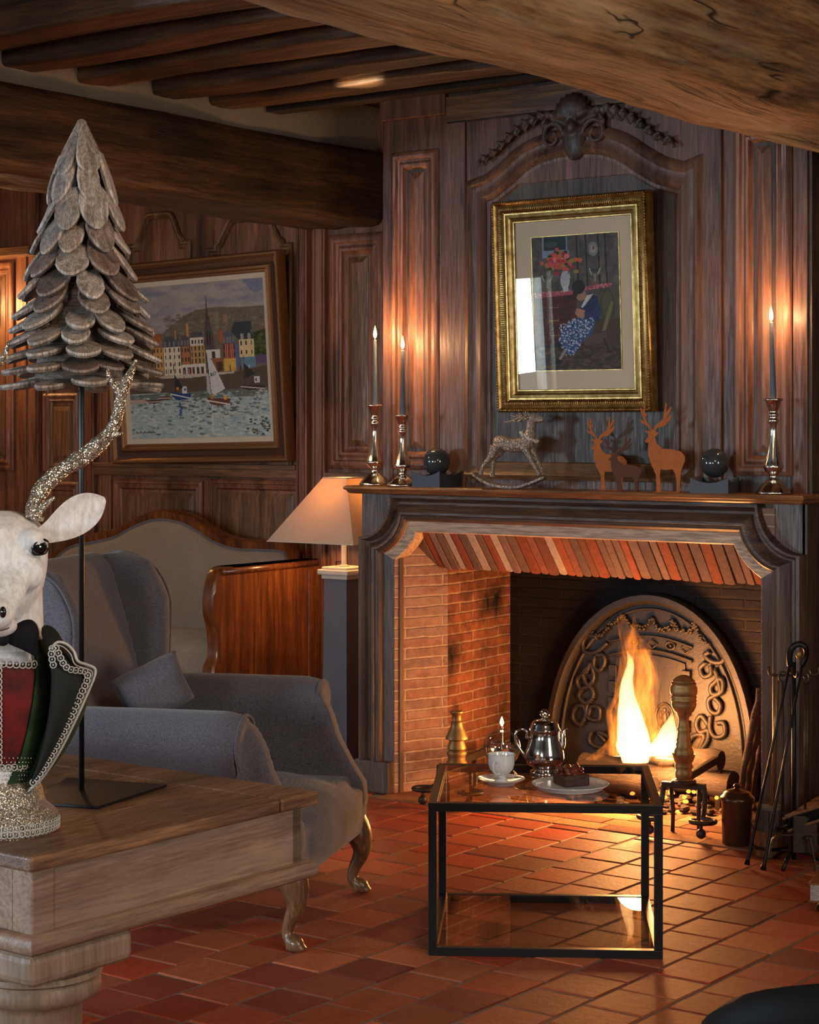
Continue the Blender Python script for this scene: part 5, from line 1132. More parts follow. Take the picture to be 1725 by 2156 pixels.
for s_ in (-1, 1):
    y0, y1 = sorted((s_*.315, s_*.405)); mb = MB()
    mb.prism([(-.45, .62), (-.33, .62), (-.33, .72), (-.33, .84), (-.325, .95), (-.345, 1.04), (-.40, 1.10), (-.48, 1.125), (-.57, 1.11), (-.59, 1.02), (-.52, .64)], lambda x, z, p: Vector((x, p, z)), y0, y1)
    mb.tube([(-.335, s_*.372, .66), (-.335, s_*.375, .86), (-.335, s_*.375, .96), (-.39, s_*.37, 1.07), (-.48, s_*.365, 1.095)], [.035, .042, .042, .042, .04], 14)
    mb.build('wing', FB, ac, remesh=.012, relax=5)
    MB().tube(smooth_path([(-.315, s_*.412, .66), (-.305, s_*.415, .86), (-.31, s_*.415, .98), (-.37, s_*.41, 1.08), (-.48, s_*.40, 1.125), (-.56, s_*.395, 1.10)], 4), .004, 6).build('piping', FB, ac, smooth=True)
    # cabriole front foot, plain back foot
    mb = MB(); mb.tube(smooth_path([(.345, s_*.36, .26), (.375, s_*.37, .20), (.385, s_*.375, .14), (.36, s_*.37, .08), (.355, s_*.37, .045), (.385, s_*.378, .022), (.405, s_*.382, .010)], 4), interp([.052, .046, .030, .020, .018, .026, .012], 4), 14); mb.ell((.385, s_*.378, .012), (.034, .024, .012)); mb.build('front_leg', M['legw'], ac, remesh=.005, relax=3)
    MB().tube([(-.36, s_*.32, .24), (-.40, s_*.33, .1), (-.44, s_*.335, 0.0)], [.028, .022, .018], 12).build('back_leg', M['legw'], ac, smooth=True)
cu = at(322, 1452, d=6.12)
pil = thing('cushion', 'small plump linen cushion tucked into the wing armchair', 'cushion', cu, (R(12), R(-24), f2+R(30)))
mb = MB(); n = 14; rings = []
vs = []; 
for sg in (1, -1):
    for i in range(n+1):
        for j in range(n+1):
            u, v_ = -1+2*i/n, -1+2*j/n; e = (1-u**4)*(1-v_**4); k = 1-.06*(1-abs(u))*abs(v_)-.06*(1-abs(v_))*abs(u)
            vs.append((u*.112*k, sg*.062*e**.42, v_*.088*k))
def gi(s_, i, j): return s_*(n+1)**2+i*(n+1)+j
fs = []
for s_ in (0, 1):
    for i in range(n):
        for j in range(n):
            f_ = (gi(s_, i, j), gi(s_, i+1, j), gi(s_, i+1, j+1), gi(s_, i, j+1)); fs.append(f_ if s_ == 0 else f_[::-1])
mb.add(vs, fs); o = mb.build('filling', FB, pil, smooth=True)
import bmesh
bm = bmesh.new(); bm.from_mesh(o.data); bmesh.ops.remove_doubles(bm, verts=bm.verts, dist=.0005); bm.to_mesh(o.data); bm.free()
# ================================================================= glass table
ft = at(902, 2012, Z=0); rot = YAW-R(3.5)
gt = thing('glass_coffee_table', 'square black metal coffee table with a glass top before the fire', 'coffee table', ft, (0, 0, rot))
W_, D_, H_ = .685, .68, .448; e = .025; K_ = M['black']
for z, nm_ in ((e/2, 'lower_frame'), (H_-e/2, 'upper_frame')):
    mb = MB()
    mb.bb(0, W_, 0, e, z-e/2, z+e/2); mb.bb(0, W_, D_-e, D_, z-e/2, z+e/2); mb.bb(0, e, e, D_-e, z-e/2, z+e/2); mb.bb(W_-e, W_, e, D_-e, z-e/2, z+e/2); mb.build(nm_, K_, gt, bevel=.0015)
for x in (e/2, W_-e/2):
    for y in (e/2, D_-e/2): MB().box((x, y, H_/2), (e, e, H_-2*e)).build('leg', K_, gt, bevel=.0015)
MB().bb(e*.6, W_-e*.6, e*.6, D_-e*.6, H_-.006, H_-.001).build('glass_top', M['glass'], gt)
MB().bb(e*.6, W_-e*.6, e*.6, D_-e*.6, e-.008, e-.002).build('glass_shelf', M['glass'], gt)
MB().bb(e, e+.004, e, D_-e, H_-.012, H_-.007).bb(e, e+.004, e, D_-e, e, e+.004).build('brass_bead', M['gilt'], gt)
ZT = H_+.0005
def onT(px, py): return at(px, py, Z=ZT)
# coffee pot
pc = onT(1147, 1628); kp = (pc-CAM).dot(FW)/F/3.92
pot = thing('coffee_pot', 'polished silver coffee pot with a domed lid and looped handle', 'coffee pot', pc, (0, 0, YAW))
y0 = 592
body = [(0, 594), (124, 594), (126, 586), (118, 572), (96, 562), (94, 550), (100, 542), (104, 534), (130, 524), (152, 500), (162, 460), (158, 420), (146, 370), (128, 310), (120, 270), (122, 245), (130, 238), (130, 230)]
MB().lathe([(r_*kp, (y0-y)*kp) for r_, y in body], 40).build('body', M['silver'], pot, smooth=True, ang=70)
lid = [(128, 232), (126, 222), (118, 212), (112, 190), (100, 168), (70, 150), (30, 144), (20, 138), (16, 130)]
L_ = MB().lathe([(r_*kp, (y0-y)*kp) for r_, y in lid], 40).build('lid', M['silver'], pot, smooth=True, ang=70)
MB().lathe([(r_*kp, (y0-y)*kp) for r_, y in ((14, 134), (32, 122), (38, 108), (34, 92), (26, 76), (12, 64), (0, 62))], 18, flute=.07, nf=6).build('finial', M['silver'], L_, smooth=True)
hp = [(-128, 290), (-150, 300), (-145, 255), (-175, 232), (-215, 238), (-242, 275), (-238, 330), (-205, 390), (-165, 450), (-150, 470)]
MB().tube(smooth_path([Vector((x*kp, 0, (y0-y)*kp)) for x, y in hp], 5), 10*kp, 10, flat=1.3).build('handle', M['silver'], pot, smooth=True)
mb = MB(); mb.tube(smooth_path([Vector((x*kp, 0, (y0-y)*kp)) for x, y in ((135, 440), (152, 350), (150, 270), (158, 238), (190, 222))], 5), interp([10*kp, 34*kp, 30*kp, 22*kp, 8*kp], 5), 14, flat=.6); mb.build('spout', M['silver'], pot, smooth=True)
# cup, saucer, spoon
sc0 = onT(1056, 1652); ks = (sc0-CAM).dot(FW)/F/3.92
sa = thing('saucer', 'white saucer with a thin gold rim under the cup', 'saucer', sc0)
MB().lathe([(0, .004), (.034, .004), (.036, .0), (.040, .0), (.044, .006), (.060, .013), (.0735, .019), (.074, .020), (.073, .0212), (.058, .0155), (.040, .009), (0, .008)], 48).build('dish', M['china'], sa, smooth=True, ang=60)
MB().tube([(.0735*math.cos(a), .0735*math.sin(a), .0206) for a in [2*math.pi*i/48 for i in range(48)]], .0006, 6, closed=True).build('gold_rim', M['gilt'], sa, smooth=True)
cpp = thing('coffee_cup', 'white footed porcelain cup with a thin gold rim on its saucer', 'cup', sc0+Vector((0, 0, .0088)), (0, 0, YAW))
cupp = [(0, 0), (.022, 0), (.0225, .002), (.016, .007), (.012, .013), (.014, .020), (.026, .028), (.036, .040), (.0405, .054), (.041, .068), (.0405, .082), (.042, .0865), (.0405, .0865), (.039, .082), (.0385, .054), (.033, .040), (.022, .031), (0, .028)]
MB().lathe(cupp, 40).build('bowl', M['china'], cpp, smooth=True, ang=70)
MB().tube([(.0415*math.cos(a), .0415*math.sin(a), .0866) for a in [2*math.pi*i/40 for i in range(40)]], .0006, 6, closed=True).build('gold_rim', M['gilt'], cpp, smooth=True)
mb = MB(); mb.tube(smooth_path([Vector(q) for q in ((-.012, -.036, .064), (-.022, -.050, .071), (-.028, -.058, .060), (-.026, -.056, .042), (-.018, -.042, .031), (-.006, -.030, .030))], 5), .0030, 8, flat=1.2); mb.build('handle', M['china'], cpp, smooth=True)
sp_ = thing('teaspoon', 'silver teaspoon lying on the saucer', 'spoon', sc0+Vector((0, 0, .0225)), (0, 0, YAW))
mb = MB(); mb.ell((.048, -.020, .0035), (.017, .010, .0022), n=16, m=8); mb.tube([(.034, -.023, .0035), (.01, -.036, .004), (-.03, -.038, .002)], [.0022, .0014, .0022], 8, flat=.6); mb.build('spoon', M['silver'], sp_, smooth=True)
# cake plate
pp = onT(1201, 1660); pl = thing('plate', 'white round plate carrying the chocolate cake', 'plate', pp+Vector((0, 0, .0)))
rp = 81.5*(pp-CAM).dot(FW)/F
MB().lathe([(0, .006), (rp*.80, .006), (rp*.80, .001), (rp*.83, .0), (rp*.86, .004), (rp*.97, .013), (rp, .016), (rp*.995, .0175), (rp*.93, .0165), (rp*.88, .0115), (rp*.80, .0100), (0, .0100)], 56).build('dish', M['china'], pl, smooth=True, ang=60)
cc = onT(1203, 1659); ck = thing('chocolate_cake', 'square dark chocolate cake topped with glossy caramel nuts on a white plate', 'cake', cc+Vector((0, 0, .0112)), (0, 0, YAW+R(22)))
MB().bb(-.042, .042, -.042, .042, 0, .034).build('sponge', M['choc'], ck, bevel=.003)
mb = MB()
for i in range(26): mb.ell((rnd.uniform(-.034, .034), rnd.uniform(-.034, .034), .038+rnd.uniform(0, .014)), (rnd.uniform(.008, .013), rnd.uniform(.007, .011), rnd.uniform(.006, .010)), rot=Matrix.Rotation(rnd.uniform(0, 3), 3, 'Z'), n=10, m=7)
mb.ell((0, 0, .034), (.040, .040, .009)); mb.build('nut_topping', M['glaze'], ck, remesh=.0022, relax=1)
# glass globe oil candle
gp = onT(1057, 1612); kg = (gp-CAM).dot(FW)/F; rg = 39.5*kg
gl = thing('oil_lamp', 'clear glass globe oil lamp with a lit wick behind the cup', 'oil lamp', gp)
prf = [(rg*.30, 0)]+[(rg*math.sin(a), rg-.002-rg*math.cos(a)) for a in [.32+(math.pi-.32-.10)*i/26 for i in range(27)]]
MB().lathe(prf, 40).build('globe', M['globe'], gl, smooth=True)
oilp = [(0, .004)]+[(rg*.965*math.sin(a), rg-rg*.965*math.cos(a)) for a in [.3+(1.62-.3)*i/14 for i in range(15)]]+[(0, rg*1.045)]
MB().lathe(oilp, 40).build('oil', M['oil'], gl, smooth=True, ang=50)
MB().lathe([(.0035, rg*1.05), (.0035, rg*2.02), (.006, rg*2.02), (.006, rg*2.05), (.0025, rg*2.05), (.0025, rg*2.12)], 14).build('wick_tube', M['chrome'], gl, smooth=True, ang=40)
MB().lathe([(.002, rg*2.10), (.0062, rg*2.10+.009), (.0066, rg*2.10+.014), (.004, rg*2.1+.023), (.0004, rg*2.10+.032)], 14).build('flame', M['cflame'], gl, smooth=True)
light('oil_lamp_light', 'POINT', gp+Vector((0, 0, rg*2.1+.018)), .5, (1, .52, .2), .01)
# ================================================================= foreground table
C1 = at(66, 1806, Z=.75); C2 = at(672, 1665, Z=.75); dv = (C2-C1); LT = dv.length; ta = math.atan2(-dv.x, dv.y)
tb = thing('pine_table', 'heavy worn pine table with a deep apron and thick turned leg, in the near corner', 'table', (C1.x, C1.y, 0), (0, 0, ta))
M['table'] = wood('worn_pine_top', (.10, .045, .022), (.30, .155, .08), 'Y', 1.6, .42, .4, .5)
mb = MB(); WT = 1.7
xs = [0, -.20, -.40, -.60, -.82, -1.05, -1.28, -1.5, -WT]
for a, b_ in zip(xs[:-1], xs[1:]): mb.bb(b_+.0012, a-.0012, .0, LT-.128, .720, .750)
mb.bb(-WT, -.0, LT-.126, LT, .720, .7505)
mb.build('top_boards', M['table'], tb, bevel=.006, seg=3)
ai = .028
mb = MB(); mb.bb(-ai-.03, -ai, .055+ai, LT-ai, .595, .72); mb.bb(-WT+ai, -ai, LT-ai-.03, LT-ai, .595, .72); mb.bb(-WT+ai, -.084, ai, ai+.03, .595, .72)
mb.build('apron', M['apron'], tb, bevel=.002)
MB().bb(-ai-.055, -ai+.002, ai-.002, .055+ai, .593, .72).build('corner_post', M['apron'], tb, bevel=.004)
mb = MB(); mp = [(-WT+.02, .012), (-.012, .012), (-.012, LT-.012), (-WT+.02, LT-.012)]
mb.mold(mp[::1], [(.05, .0), (.0, 0), (-.008, .006), (-.012, .018), (-.008, .030), (.0, .036), (.05, .036)], lambda x, y, h: Vector((x, y, .560+h))); mb.build('lower_moulding', M['apron'], tb, smooth=True, ang=40)
mb = MB(); mb.bb(-.285, -.016, .016, .285, .495, .560); mb.build('leg_block', M['turned'], tb, bevel=.018, seg=3)
lc = (-.15, .15, 0)
MB().lathe([(.112, .495), (.124, .492), (.128, .482), (.118, .476), (.124, .468), (.126, .452), (.118, .438), (.096, .430), (.088, .415), (.084, .2), (.09, .05), (.11, .03), (.11, 0)], 40, lc).build('turned_leg', M['turned'], tb, smooth=True, ang=50)
for c_ in ((-WT+.15, .15), (-WT+.15, LT-.15)): MB().lathe([(.13, .545), (.13, .38), (.095, .35), (.095, .05), (.12, .03), (.12, 0)], 28, (c_[0], c_[1], 0)).build('turned_leg', M['turned'], tb, smooth=True, ang=50)
# ================================================================= wooden tree on a stand
M['petalw'] = wood('grey_worn_wood', (.08, .06, .05), (.24, .19, .15), 'X', 3, .8, .4, .3)
ZTb = .7508
tp = at(172, 1668, Z=ZTb); tt = thing('wooden_tree_ornament', 'tree ornament of overlapping weathered wood slats on a black metal stand', 'tree ornament', tp, (0, 0, YAW))
TM = tt.matrix_basis.inverted()
pcs = [TM@at(x, y, Z=ZTb) for x, y in ((140, 1642), (352, 1657), (206, 1704), (72, 1694))]
MB().prism([(p.x, p.y) for p in pcs], lambda x, y, p: Vector((x, y, p)), 0, .006).build('base_plate', M['black'], tt, bevel=.001)
dT = (tp-CAM).dot(FW); k = dT/F; ztop = 1.55+(900-250)*k-ZTb; zbot = 1.55+(900-832)*k-ZTb
MB().tube([(0, 0, .005), (0, 0, ztop-.02)], .0058, 14).build('pole', M['black'], tt, smooth=True)
tiers = [(.130, .060, 74, .13, 6, .062), (.190, .078, 68, .12, 6, .064), (.25, .094, 63, .115, 7, .068), (.300, .108, 57, .115, 8, .070), (.355, .125, 50, .115, 8, .074), (.400, .142, 42, .115, 9, .076), (.435, .153, 36, .11, 9, .078), (.468, .161, 30, .11, 10, .078), (.500, .168, 25, .11, 10, .080), (.530, .174, 20, .11, 10, .080), (.560, .181, 15, .11, 11, .082), (.590, .184, 9, .12, 11, .082)]
mb = MB(); PC = [(1, .95, .9), (.72, .66, .62), (.85, .80, .74), (.55, .46, .42), (.40, .30, .26), (.95, .95, .93), (.8, .7, .6)]
for ti, (dz, Rr, ang, L, n, wd) in enumerate(tiers):
    for j in range(n):
        a0 = (j+(.5 if ti % 2 else 0)+rnd.uniform(-.16, .16))/n*2*math.pi+ti*.37; an = R(ang+rnd.uniform(-7, 6)); l = L*rnd.uniform(.9, 1.10); w_ = wd*rnd.uniform(.78, 1.05)*.5
        if ti == 0: w_ *= .9
        out = Vector((math.cos(a0), math.sin(a0), 0)); sd = Vector((-math.sin(a0), math.cos(a0), 0)); up = Vector((0, 0, 1))
        dn = out*math.cos(an)-up*math.sin(an); nrm = out*math.sin(an)+up*math.cos(an)
        tip = out*Rr*rnd.uniform(.96, 1.03)+up*(ztop-dz+rnd.uniform(-.005, .005)); root = tip-dn*l
        if ti == 0: root = Vector((0, 0, ztop))+out*.001; dn = (tip-root); l = dn.length; dn.normalize(); nrm = dn.cross(sd); nrm = nrm if nrm.dot(out) > 0 else -nrm
        c = PC[rnd.randrange(7)] if dz < .45 else PC[rnd.choice([0, 1, 2, 3, 4, 6])]; kk = rnd.uniform(.75, 1.1); c = tuple(q*kk for q in c)
        outl = [(0, .5), (.25, .80), (.5, 1.0), (.70, .95), (.84, .74), (.94, .46), (1.0, .20)] if ti else [(0, .04), (.2, .35), (.45, .72), (.7, .95), (.86, .9), (.95, .6), (1.0, .2)]
        th = .010; bow = .006; top, mid, bot = [], [], []
        sk = rnd.uniform(-.12, .12)
        for sg in (1, -1):
            seq = outl if sg == 1 else outl[::-1]
            for t, q in seq:
                p0 = root+dn*(l*t)+sd*(w_*q*sg+sk*w_*t*t); cr_ = nrm*(bow*(1-q*.9))
                top.append(p0*1+nrm*th*.5-(sd*(w_*q*sg)+dn*(l*(t-.6)))*.07); mid.append(p0+nrm*th*.0); bot.append(p0-nrm*th*.6-(sd*(w_*q*sg)+dn*(l*(t-.6)))*.06)
        m_ = len(top); o0 = len(mb.v); cc2 = root+dn*(l*.55)+nrm*(th*.5+.003)
        vs = top+mid+bot+[cc2]; fs = [(i, (i+1) % m_, m_*3) for i in range(m_)]
        side = [(i, i+m_, (i+1) % m_+m_, (i+1) % m_) for i in range(m_)]; low = [(i+m_, i+2*m_, (i+1) % m_+2*m_, (i+1) % m_+m_) for i in range(m_)]
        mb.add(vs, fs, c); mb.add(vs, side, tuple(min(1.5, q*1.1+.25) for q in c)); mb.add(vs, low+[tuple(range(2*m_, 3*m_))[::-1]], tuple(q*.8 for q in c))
mb.build('wooden_slats', M['petal'], tt)
MB().lathe([(.01, ztop-.585), (.105, ztop-.575), (.082, ztop-.42), (.056, ztop-.28), (.028, ztop-.13), (.002, ztop-.02)], 14).build('inner_cone', M['petalw'], tt)
# ================================================================= reindeer bust
dB = 3.87
def bp(px, py, dd=0): return at(px, py, d=dB+dd)
b0 = at(4, 1750, d=dB); b0.z = ZTb+.0015
bust = thing('reindeer_bust', 'white reindeer head bust with glitter antlers, bow tie and green velvet collar on the table', 'reindeer bust', b0, (0, 0, YAW))
kB = dB/F
def ringp(px, py, hw, hd, dd=0, n=28, sq=1.0):
    c = bp(px, py, dd); return [c+RT*(hw*kB*math.copysign(abs(math.cos(a))**sq, math.cos(a)))+FW*(hd*math.copysign(abs(math.sin(a))**sq, math.sin(a))) for a in [2*math.pi*i/n for i in range(n)]]
CXB = -2
mb = MB()
mb.loft([ringp(CXB+2, 1076, 30, .03, .02), ringp(CXB+2, 1086, 64, .055, .015), ringp(CXB+2, 1108, 90, .080, .008), ringp(CXB+2, 1150, 101, .090, 0), ringp(CXB+1, 1200, 99, .092, -.006), ringp(CXB-1, 1240, 92, .088, -.012), ringp(CXB-3, 1270, 74, .075, -.02), ringp(CXB-4, 1300, 52, .05, -.03), ringp(CXB-4, 1320, 30, .03, -.03)])
# muzzle reaches toward the room, tapering
mz = [(0, 1180, 80, .055, -.03), (0, 1215, 72, .05, -.075), (-4, 1250, 58, .042, -.115), (-8, 1280, 46, .036, -.150), (-10, 1305, 36, .028, -.162), (-10, 1322, 24, .018, -.160)]
mb.loft([ringp(CXB+a, y, hw, hd, dd) for a, y, hw, hd, dd in mz])
mb.ell(bp(-8, 1292, -.165), (.036, .030, .030), rot=Matrix.Rotation(YAW, 3, 'Z')); mb.ell(bp(-6, 1318, -.13), (.040, .035, .022), rot=Matrix.Rotation(YAW, 3, 'Z'))
mb.loft([ringp(0, 1200, 88, .080, .03), ringp(0, 1300, 91, .080, .03), ringp(0, 1345, 92, .083, .02), ringp(0, 1392, 90, .080, .01), ringp(0, 1410, 84, .075, .01)])
for s_ in (-1, 1):
    mb.ell(bp(s_*70, 1135, -.055), (.026, .026, .022)); mb.ell(bp(s_*62, 1205, -.062), (.030, .03, .035))
mb.build('head', M['skin'], bust, world=True, remesh=.0055, relax=5)
def earr(s_, tipdd=0):
    T_ = [(80, 1132, 16), (105, 1122, 22), (130, 1108, 33), (160, 1088, 42), (190, 1070, 38), (210, 1058, 24), (222, 1050, 4)]
    ax = Vector((RT.x*.86, RT.y*.86, .5)).normalized(); rows = []
    for i, (x, y, w_) in enumerate(T_):
        c = bp(x*s_ if s_ > 0 else x*s_+CXB, y, -.01+i*.004); pr = Vector((-RT.x*s_*.46, -RT.y*s_*.46, .89)); row = []
        for j in range(9):
            u = -1+j/4; row.append(c+pr*(w_*kB*u)+FW*(-.016*(u*u)*math.sin(min(1, w_/30)*1.5)))
        rows.append(row)
    mb = MB(); front = [q for r_ in rows for q in r_]; back = [q+FW*.006 for q in front]; m_ = 9
    fs = [(i*m_+j, i*m_+j+1, (i+1)*m_+j+1, (i+1)*m_+j) for i in range(len(rows)-1) for j in range(m_-1)]; o_ = len(front)
    fs2 = [tuple(o_+q for q in f_[::-1]) for f_ in fs]; n_ = len(rows)
    edge = [i*m_ for i in range(n_)]+[(n_-1)*m_+j for j in range(1, m_)]+[i*m_+m_-1 for i in range(n_-2, -1, -1)]+[j for j in range(m_-2, 0, -1)]
    fs3 = [(edge[i], edge[(i+1) % len(edge)], edge[(i+1) % len(edge)]+o_, edge[i]+o_) for i in range(len(edge))]
    mb.add(front+back, fs+fs2+fs3); mb.build('ear', M['skin'], bust, world=True, sub=2)
earr(1); earr(-1)
def eye(px, py, dd, s_):
    c = bp(px, py, dd); rt_ = Matrix.Rotation(YAW+s_*R(48), 3, 'Z')
    o = MB().ell(c, (.0175, .012, .0155), rot=rt_, n=24, m=16).build('eye', M['eye'], bust, smooth=True, world=True)
    up = Vector((0, 0, 1)); sd = rt_@Vector((1, 0, 0)); fw_ = rt_@Vector((0, -1, 0))
    lid_ = smooth_path([c-sd*.021-up*.010+fw_*.006, c-sd*.015+up*.008+fw_*.008, c+up*.0155+fw_*.009, c+sd*.013+up*.012+fw_*.008, c+sd*.021+up*.008+fw_*.004], 4)
    MB().tube(lid_, interp([.0008, .0018, .0022, .0022, .0008], 4), 8).build('eyelid', M['velvet_black'], o, smooth=True)
    low = smooth_path([c-sd*.021-up*.010+fw_*.006, c-sd*.008-up*.0145+fw_*.008, c+sd*.010-up*.012+fw_*.008, c+sd*.019-up*.002+fw_*.004], 4)
    MB().tube(low, .0016, 8).build('eyelid', M['velvet_black'], o, smooth=True)
eye(82, 1152, -.060, 1); eye(-84, 1152, -.055, -1)
for s_ in (-1, 1): MB().ell(bp(-8+s_*14, 1289, -.190), (.0075, .006, .011)).build('nostril', M['eye'], bust, smooth=True, world=True)
MB().tube(smooth_path([bp(-44, 1322, -.135), bp(-20, 1328, -.168), bp(-2, 1328, -.172), bp(18, 1322, -.155), bp(32, 1310, -.125)], 4), .0013, 6).build('mouth', M['rust_shaded'], bust, smooth=True, world=True)
def antler(name, L_, tines):
    mb = MB()
    def tb_(pts, rr_):
        P = smooth_path([bp(x, y, z) for x, y, z in pts], 5); q = interp([r_*kB for r_ in rr_], 5)
        q = [r_*(1+.16*noise.noise(p*38)) for p, r_ in zip(P, q)]; mb.tube(P, q, 12)
    tb_(*L_)
    for t in tines: tb_(*t)
    mb.build(name, M['glitter'], bust, world=True, remesh=.0028, relax=1)
antler('antler', ([(66, 1092, -.01), (72, 1062, -.005), (92, 1025, 0), (128, 992, .01), (175, 962, .02), (212, 932, .025), (238, 900, .025), (249, 868, .02), (255, 838, .012), (264, 808, .005), (277, 782, 0), (288, 756, -.004)], [13, 16, 18, 18, 19, 17, 14, 12, 13, 12, 8, 3.5]),
       [([(212, 925, .025), (238, 918, .02), (261, 910, .012)], [11, 7, 3]), ([(258, 835, .012), (242, 812, .008), (229, 792, 0), (227, 776, -.01)], [11, 8, 6, 3.5]), ([(75, 1080, -.01), (92, 1066, -.02), (116, 1046, -.03)], [12, 9, 3]), ([(70, 1085, -.02), (92, 1094, -.02)], [12, 6]), ([(200, 932, .02), (215, 925, .0)], [12, 5])])
antler('antler', ([(-62, 1092, -.01), (-68, 1062, 0), (-88, 1025, .02), (-118, 985, .05), (-150, 940, .08), (-165, 890, .09), (-160, 840, .09), (-150, 800, .08), (-158, 740, .08)], [13, 16, 18, 18, 17, 14, 12, 9, 3.5]),
       [([(-160, 850, .09), (-110, 815, .06), (-45, 790, .03), (-5, 768, .01), (12, 742, 0), (18, 720, -.005)], [12, 11, 9, 8, 7, 4])])
# torso shell
mb = MB(); mb.loft([ringp(0, y, hw, hw*kB*.95) for y, hw in ((1366, 86), (1390, 93), (1440, 99), (1520, 90), (1560, 82), (1597, 75), (1610, 76), (1640, 67), (1662, 60))]); mb.build('chest', M['skin'], bust, world=True, smooth=True)
# beaded net on the lower chest
mb = MB()
for i in range(7):
    y = 1596+i*9; rr_ = 80-(y-1590)*.30
    for j in range(26):
        a = math.pi+math.pi*(j+.5*(i % 2))/26; mb.ell(bp(0+rr_*math.cos(a)*1.02, y, rr_*kB*.95*math.sin(a)*1.03), (.0022, .0022, .0022), n=6, m=4)
mb.build('bead_net', M['silver'], bust, world=True, smooth=True)
def shell(name, m_, a0, a1, rows, grow, par=None, n=22):
    """a curved cloth panel lying over the chest between two angles (degrees, -90 = toward the room)"""
    R_ = []
    for y, hw, l0, l1 in rows:
        ring = []
        for i in range(n+1):
            a = R(a0+l0+(a1+l1-a0-l0)*i/n); ring.append(bp(0, y, 0)+RT*((hw+grow)*kB*math.cos(a))+FW*((hw+grow)*kB*.95*math.sin(a)))
        R_.append(ring)
    mb = MB(); f_ = [q for r_ in R_ for q in r_]; m2 = n+1; ctr = bp(0, 1500, 0); bk = [q-(Vector((q.x-ctr.x, q.y-ctr.y, 0))).normalized()*.004 for q in f_]; o_ = len(f_)
    fs = [(i*m2+j, i*m2+j+1, (i+1)*m2+j+1, (i+1)*m2+j) for i in range(len(R_)-1) for j in range(n)]
    fs2 = [tuple(o_+q for q in f2[::-1]) for f2 in fs]; mb.add(f_+bk, fs+fs2)
    return mb.build(name, m_, bust, smooth=True, world=True)
RW = [(1388, 98), (1420, 104), (1470, 104), (1530, 95), (1575, 84), (1602, 76)]
shell('red_vest', M['red'], -84, -37, [(y, hw, 0, 0) for y, hw in RW], 3)
shell('red_vest', M['red'], -143, -98, [(y, hw, 0, 0) for y, hw in RW], 3)
shell('lace_jabot', M['white_paint'], -100, -80, [(y, hw, 0, 0) for y, hw in RW], 4)
# lace edging of small rings along vest edges and neckline
def lace(pts, r_=.0055, m_='silver', name='lace_trim', par=None, scal=True):
    P = [Vector(p) for p in pts]; mb = MB(); acc = 0
    D = [0]
    for i in range(1, len(P)): D.append(D[-1]+(P[i]-P[i-1]).length)
    n = int(D[-1]/(r_*1.7)); j = 0
    for k_ in range(n):
        s_ = D[-1]*k_/n
        while j < len(D)-2 and D[j+1] < s_: j += 1
        t = (s_-D[j])/max(D[j+1]-D[j], 1e-9); c = P[j].lerp(P[j+1], t); d = (P[j+1]-P[j]).normalized(); up = d.cross(FW).normalized(); 
        mb.tube([c+d*(r_*math.cos(a))+up*(r_*math.sin(a)) for a in [2*math.pi*q/9 for q in range(9)]], r_*.22, 5, closed=True); mb.ell(c, (r_*.35,)*3, n=5, m=4)
    return mb.build(name, M[m_], bust, smooth=True, world=True)
M['lace'] = plain('silver_white_lace', (.50, .49, .46), .5, .35, .5, None, var=.2, ns=300)
def onchest(deg, y, hw, g=8): a = R(deg); return bp(0, y, 0)+RT*((hw+g)*kB*math.cos(a))+FW*((hw+g)*kB*.95*math.sin(a))
for dg in (-80, -94): lace(smooth_path([onchest(dg, y, hw) for y, hw in RW], 3), .0062, 'lace')
lace([onchest(-150+120*i/30, 1388+4*math.cos(i/30*6.28), 98) for i in range(31)], .0075, 'lace', 'silver_braid')
lace([onchest(-84+52*i/14, 1604, 76, 7) for i in range(15)], .0065, 'lace')
for y in (1460, 1530): MB().ell(onchest(-88, y, 103 if y < 1500 else 95, 12), (.010, .010, .012), n=8, m=6).build('crystal_button', M['chrome'], bust, world=True)
# green velvet coat: body panel, dark lapel and outer collar
GR = [(1345, 88), (1388, 100), (1420, 106), (1470, 106), (1530, 97), (1575, 86), (1602, 78), (1640, 66), (1658, 62)]
shell('velvet_coat', M['green'], -42, 95, [(y, hw, l0, 0) for (y, hw), l0 in zip(GR, (10, 8, 4, 0, -4, -8, -14, -24, -30))], 6)
shell('velvet_coat', M['green'], -275, -138, [(y, hw, 0, -l0) for (y, hw), l0 in zip(GR, (10, 8, 4, 0, -4, -8, -14, -24, -30))], 6)
def cloth(name, m_, rows, th=.004, sub=1):
    R_ = [[bp(*q) for q in r_] for r_ in rows]; m2 = len(R_[0]); f_ = [q for r_ in R_ for q in r_]; bk = [q+FW*th for q in f_]; o_ = len(f_)
    fs = [(i*m2+j, i*m2+j+1, (i+1)*m2+j+1, (i+1)*m2+j) for i in range(len(R_)-1) for j in range(m2-1)]; fs2 = [tuple(o_+q for q in f2[::-1]) for f2 in fs]; n_ = len(R_)
    edge = [i*m2 for i in range(n_)]+[(n_-1)*m2+j for j in range(1, m2)]+[i*m2+m2-1 for i in range(n_-2, -1, -1)]+[j for j in range(m2-2, 0, -1)]
    fs3 = [(edge[i], edge[(i+1) % len(edge)], edge[(i+1) % len(edge)]+o_, edge[i]+o_) for i in range(len(edge))]
    return MB().add(f_+bk, fs+fs2+fs3).build(name, m_, bust, world=True, sub=sub)
M['green_dark'] = velvet('dark_green_velvet', (.0012, .0035, .0016))
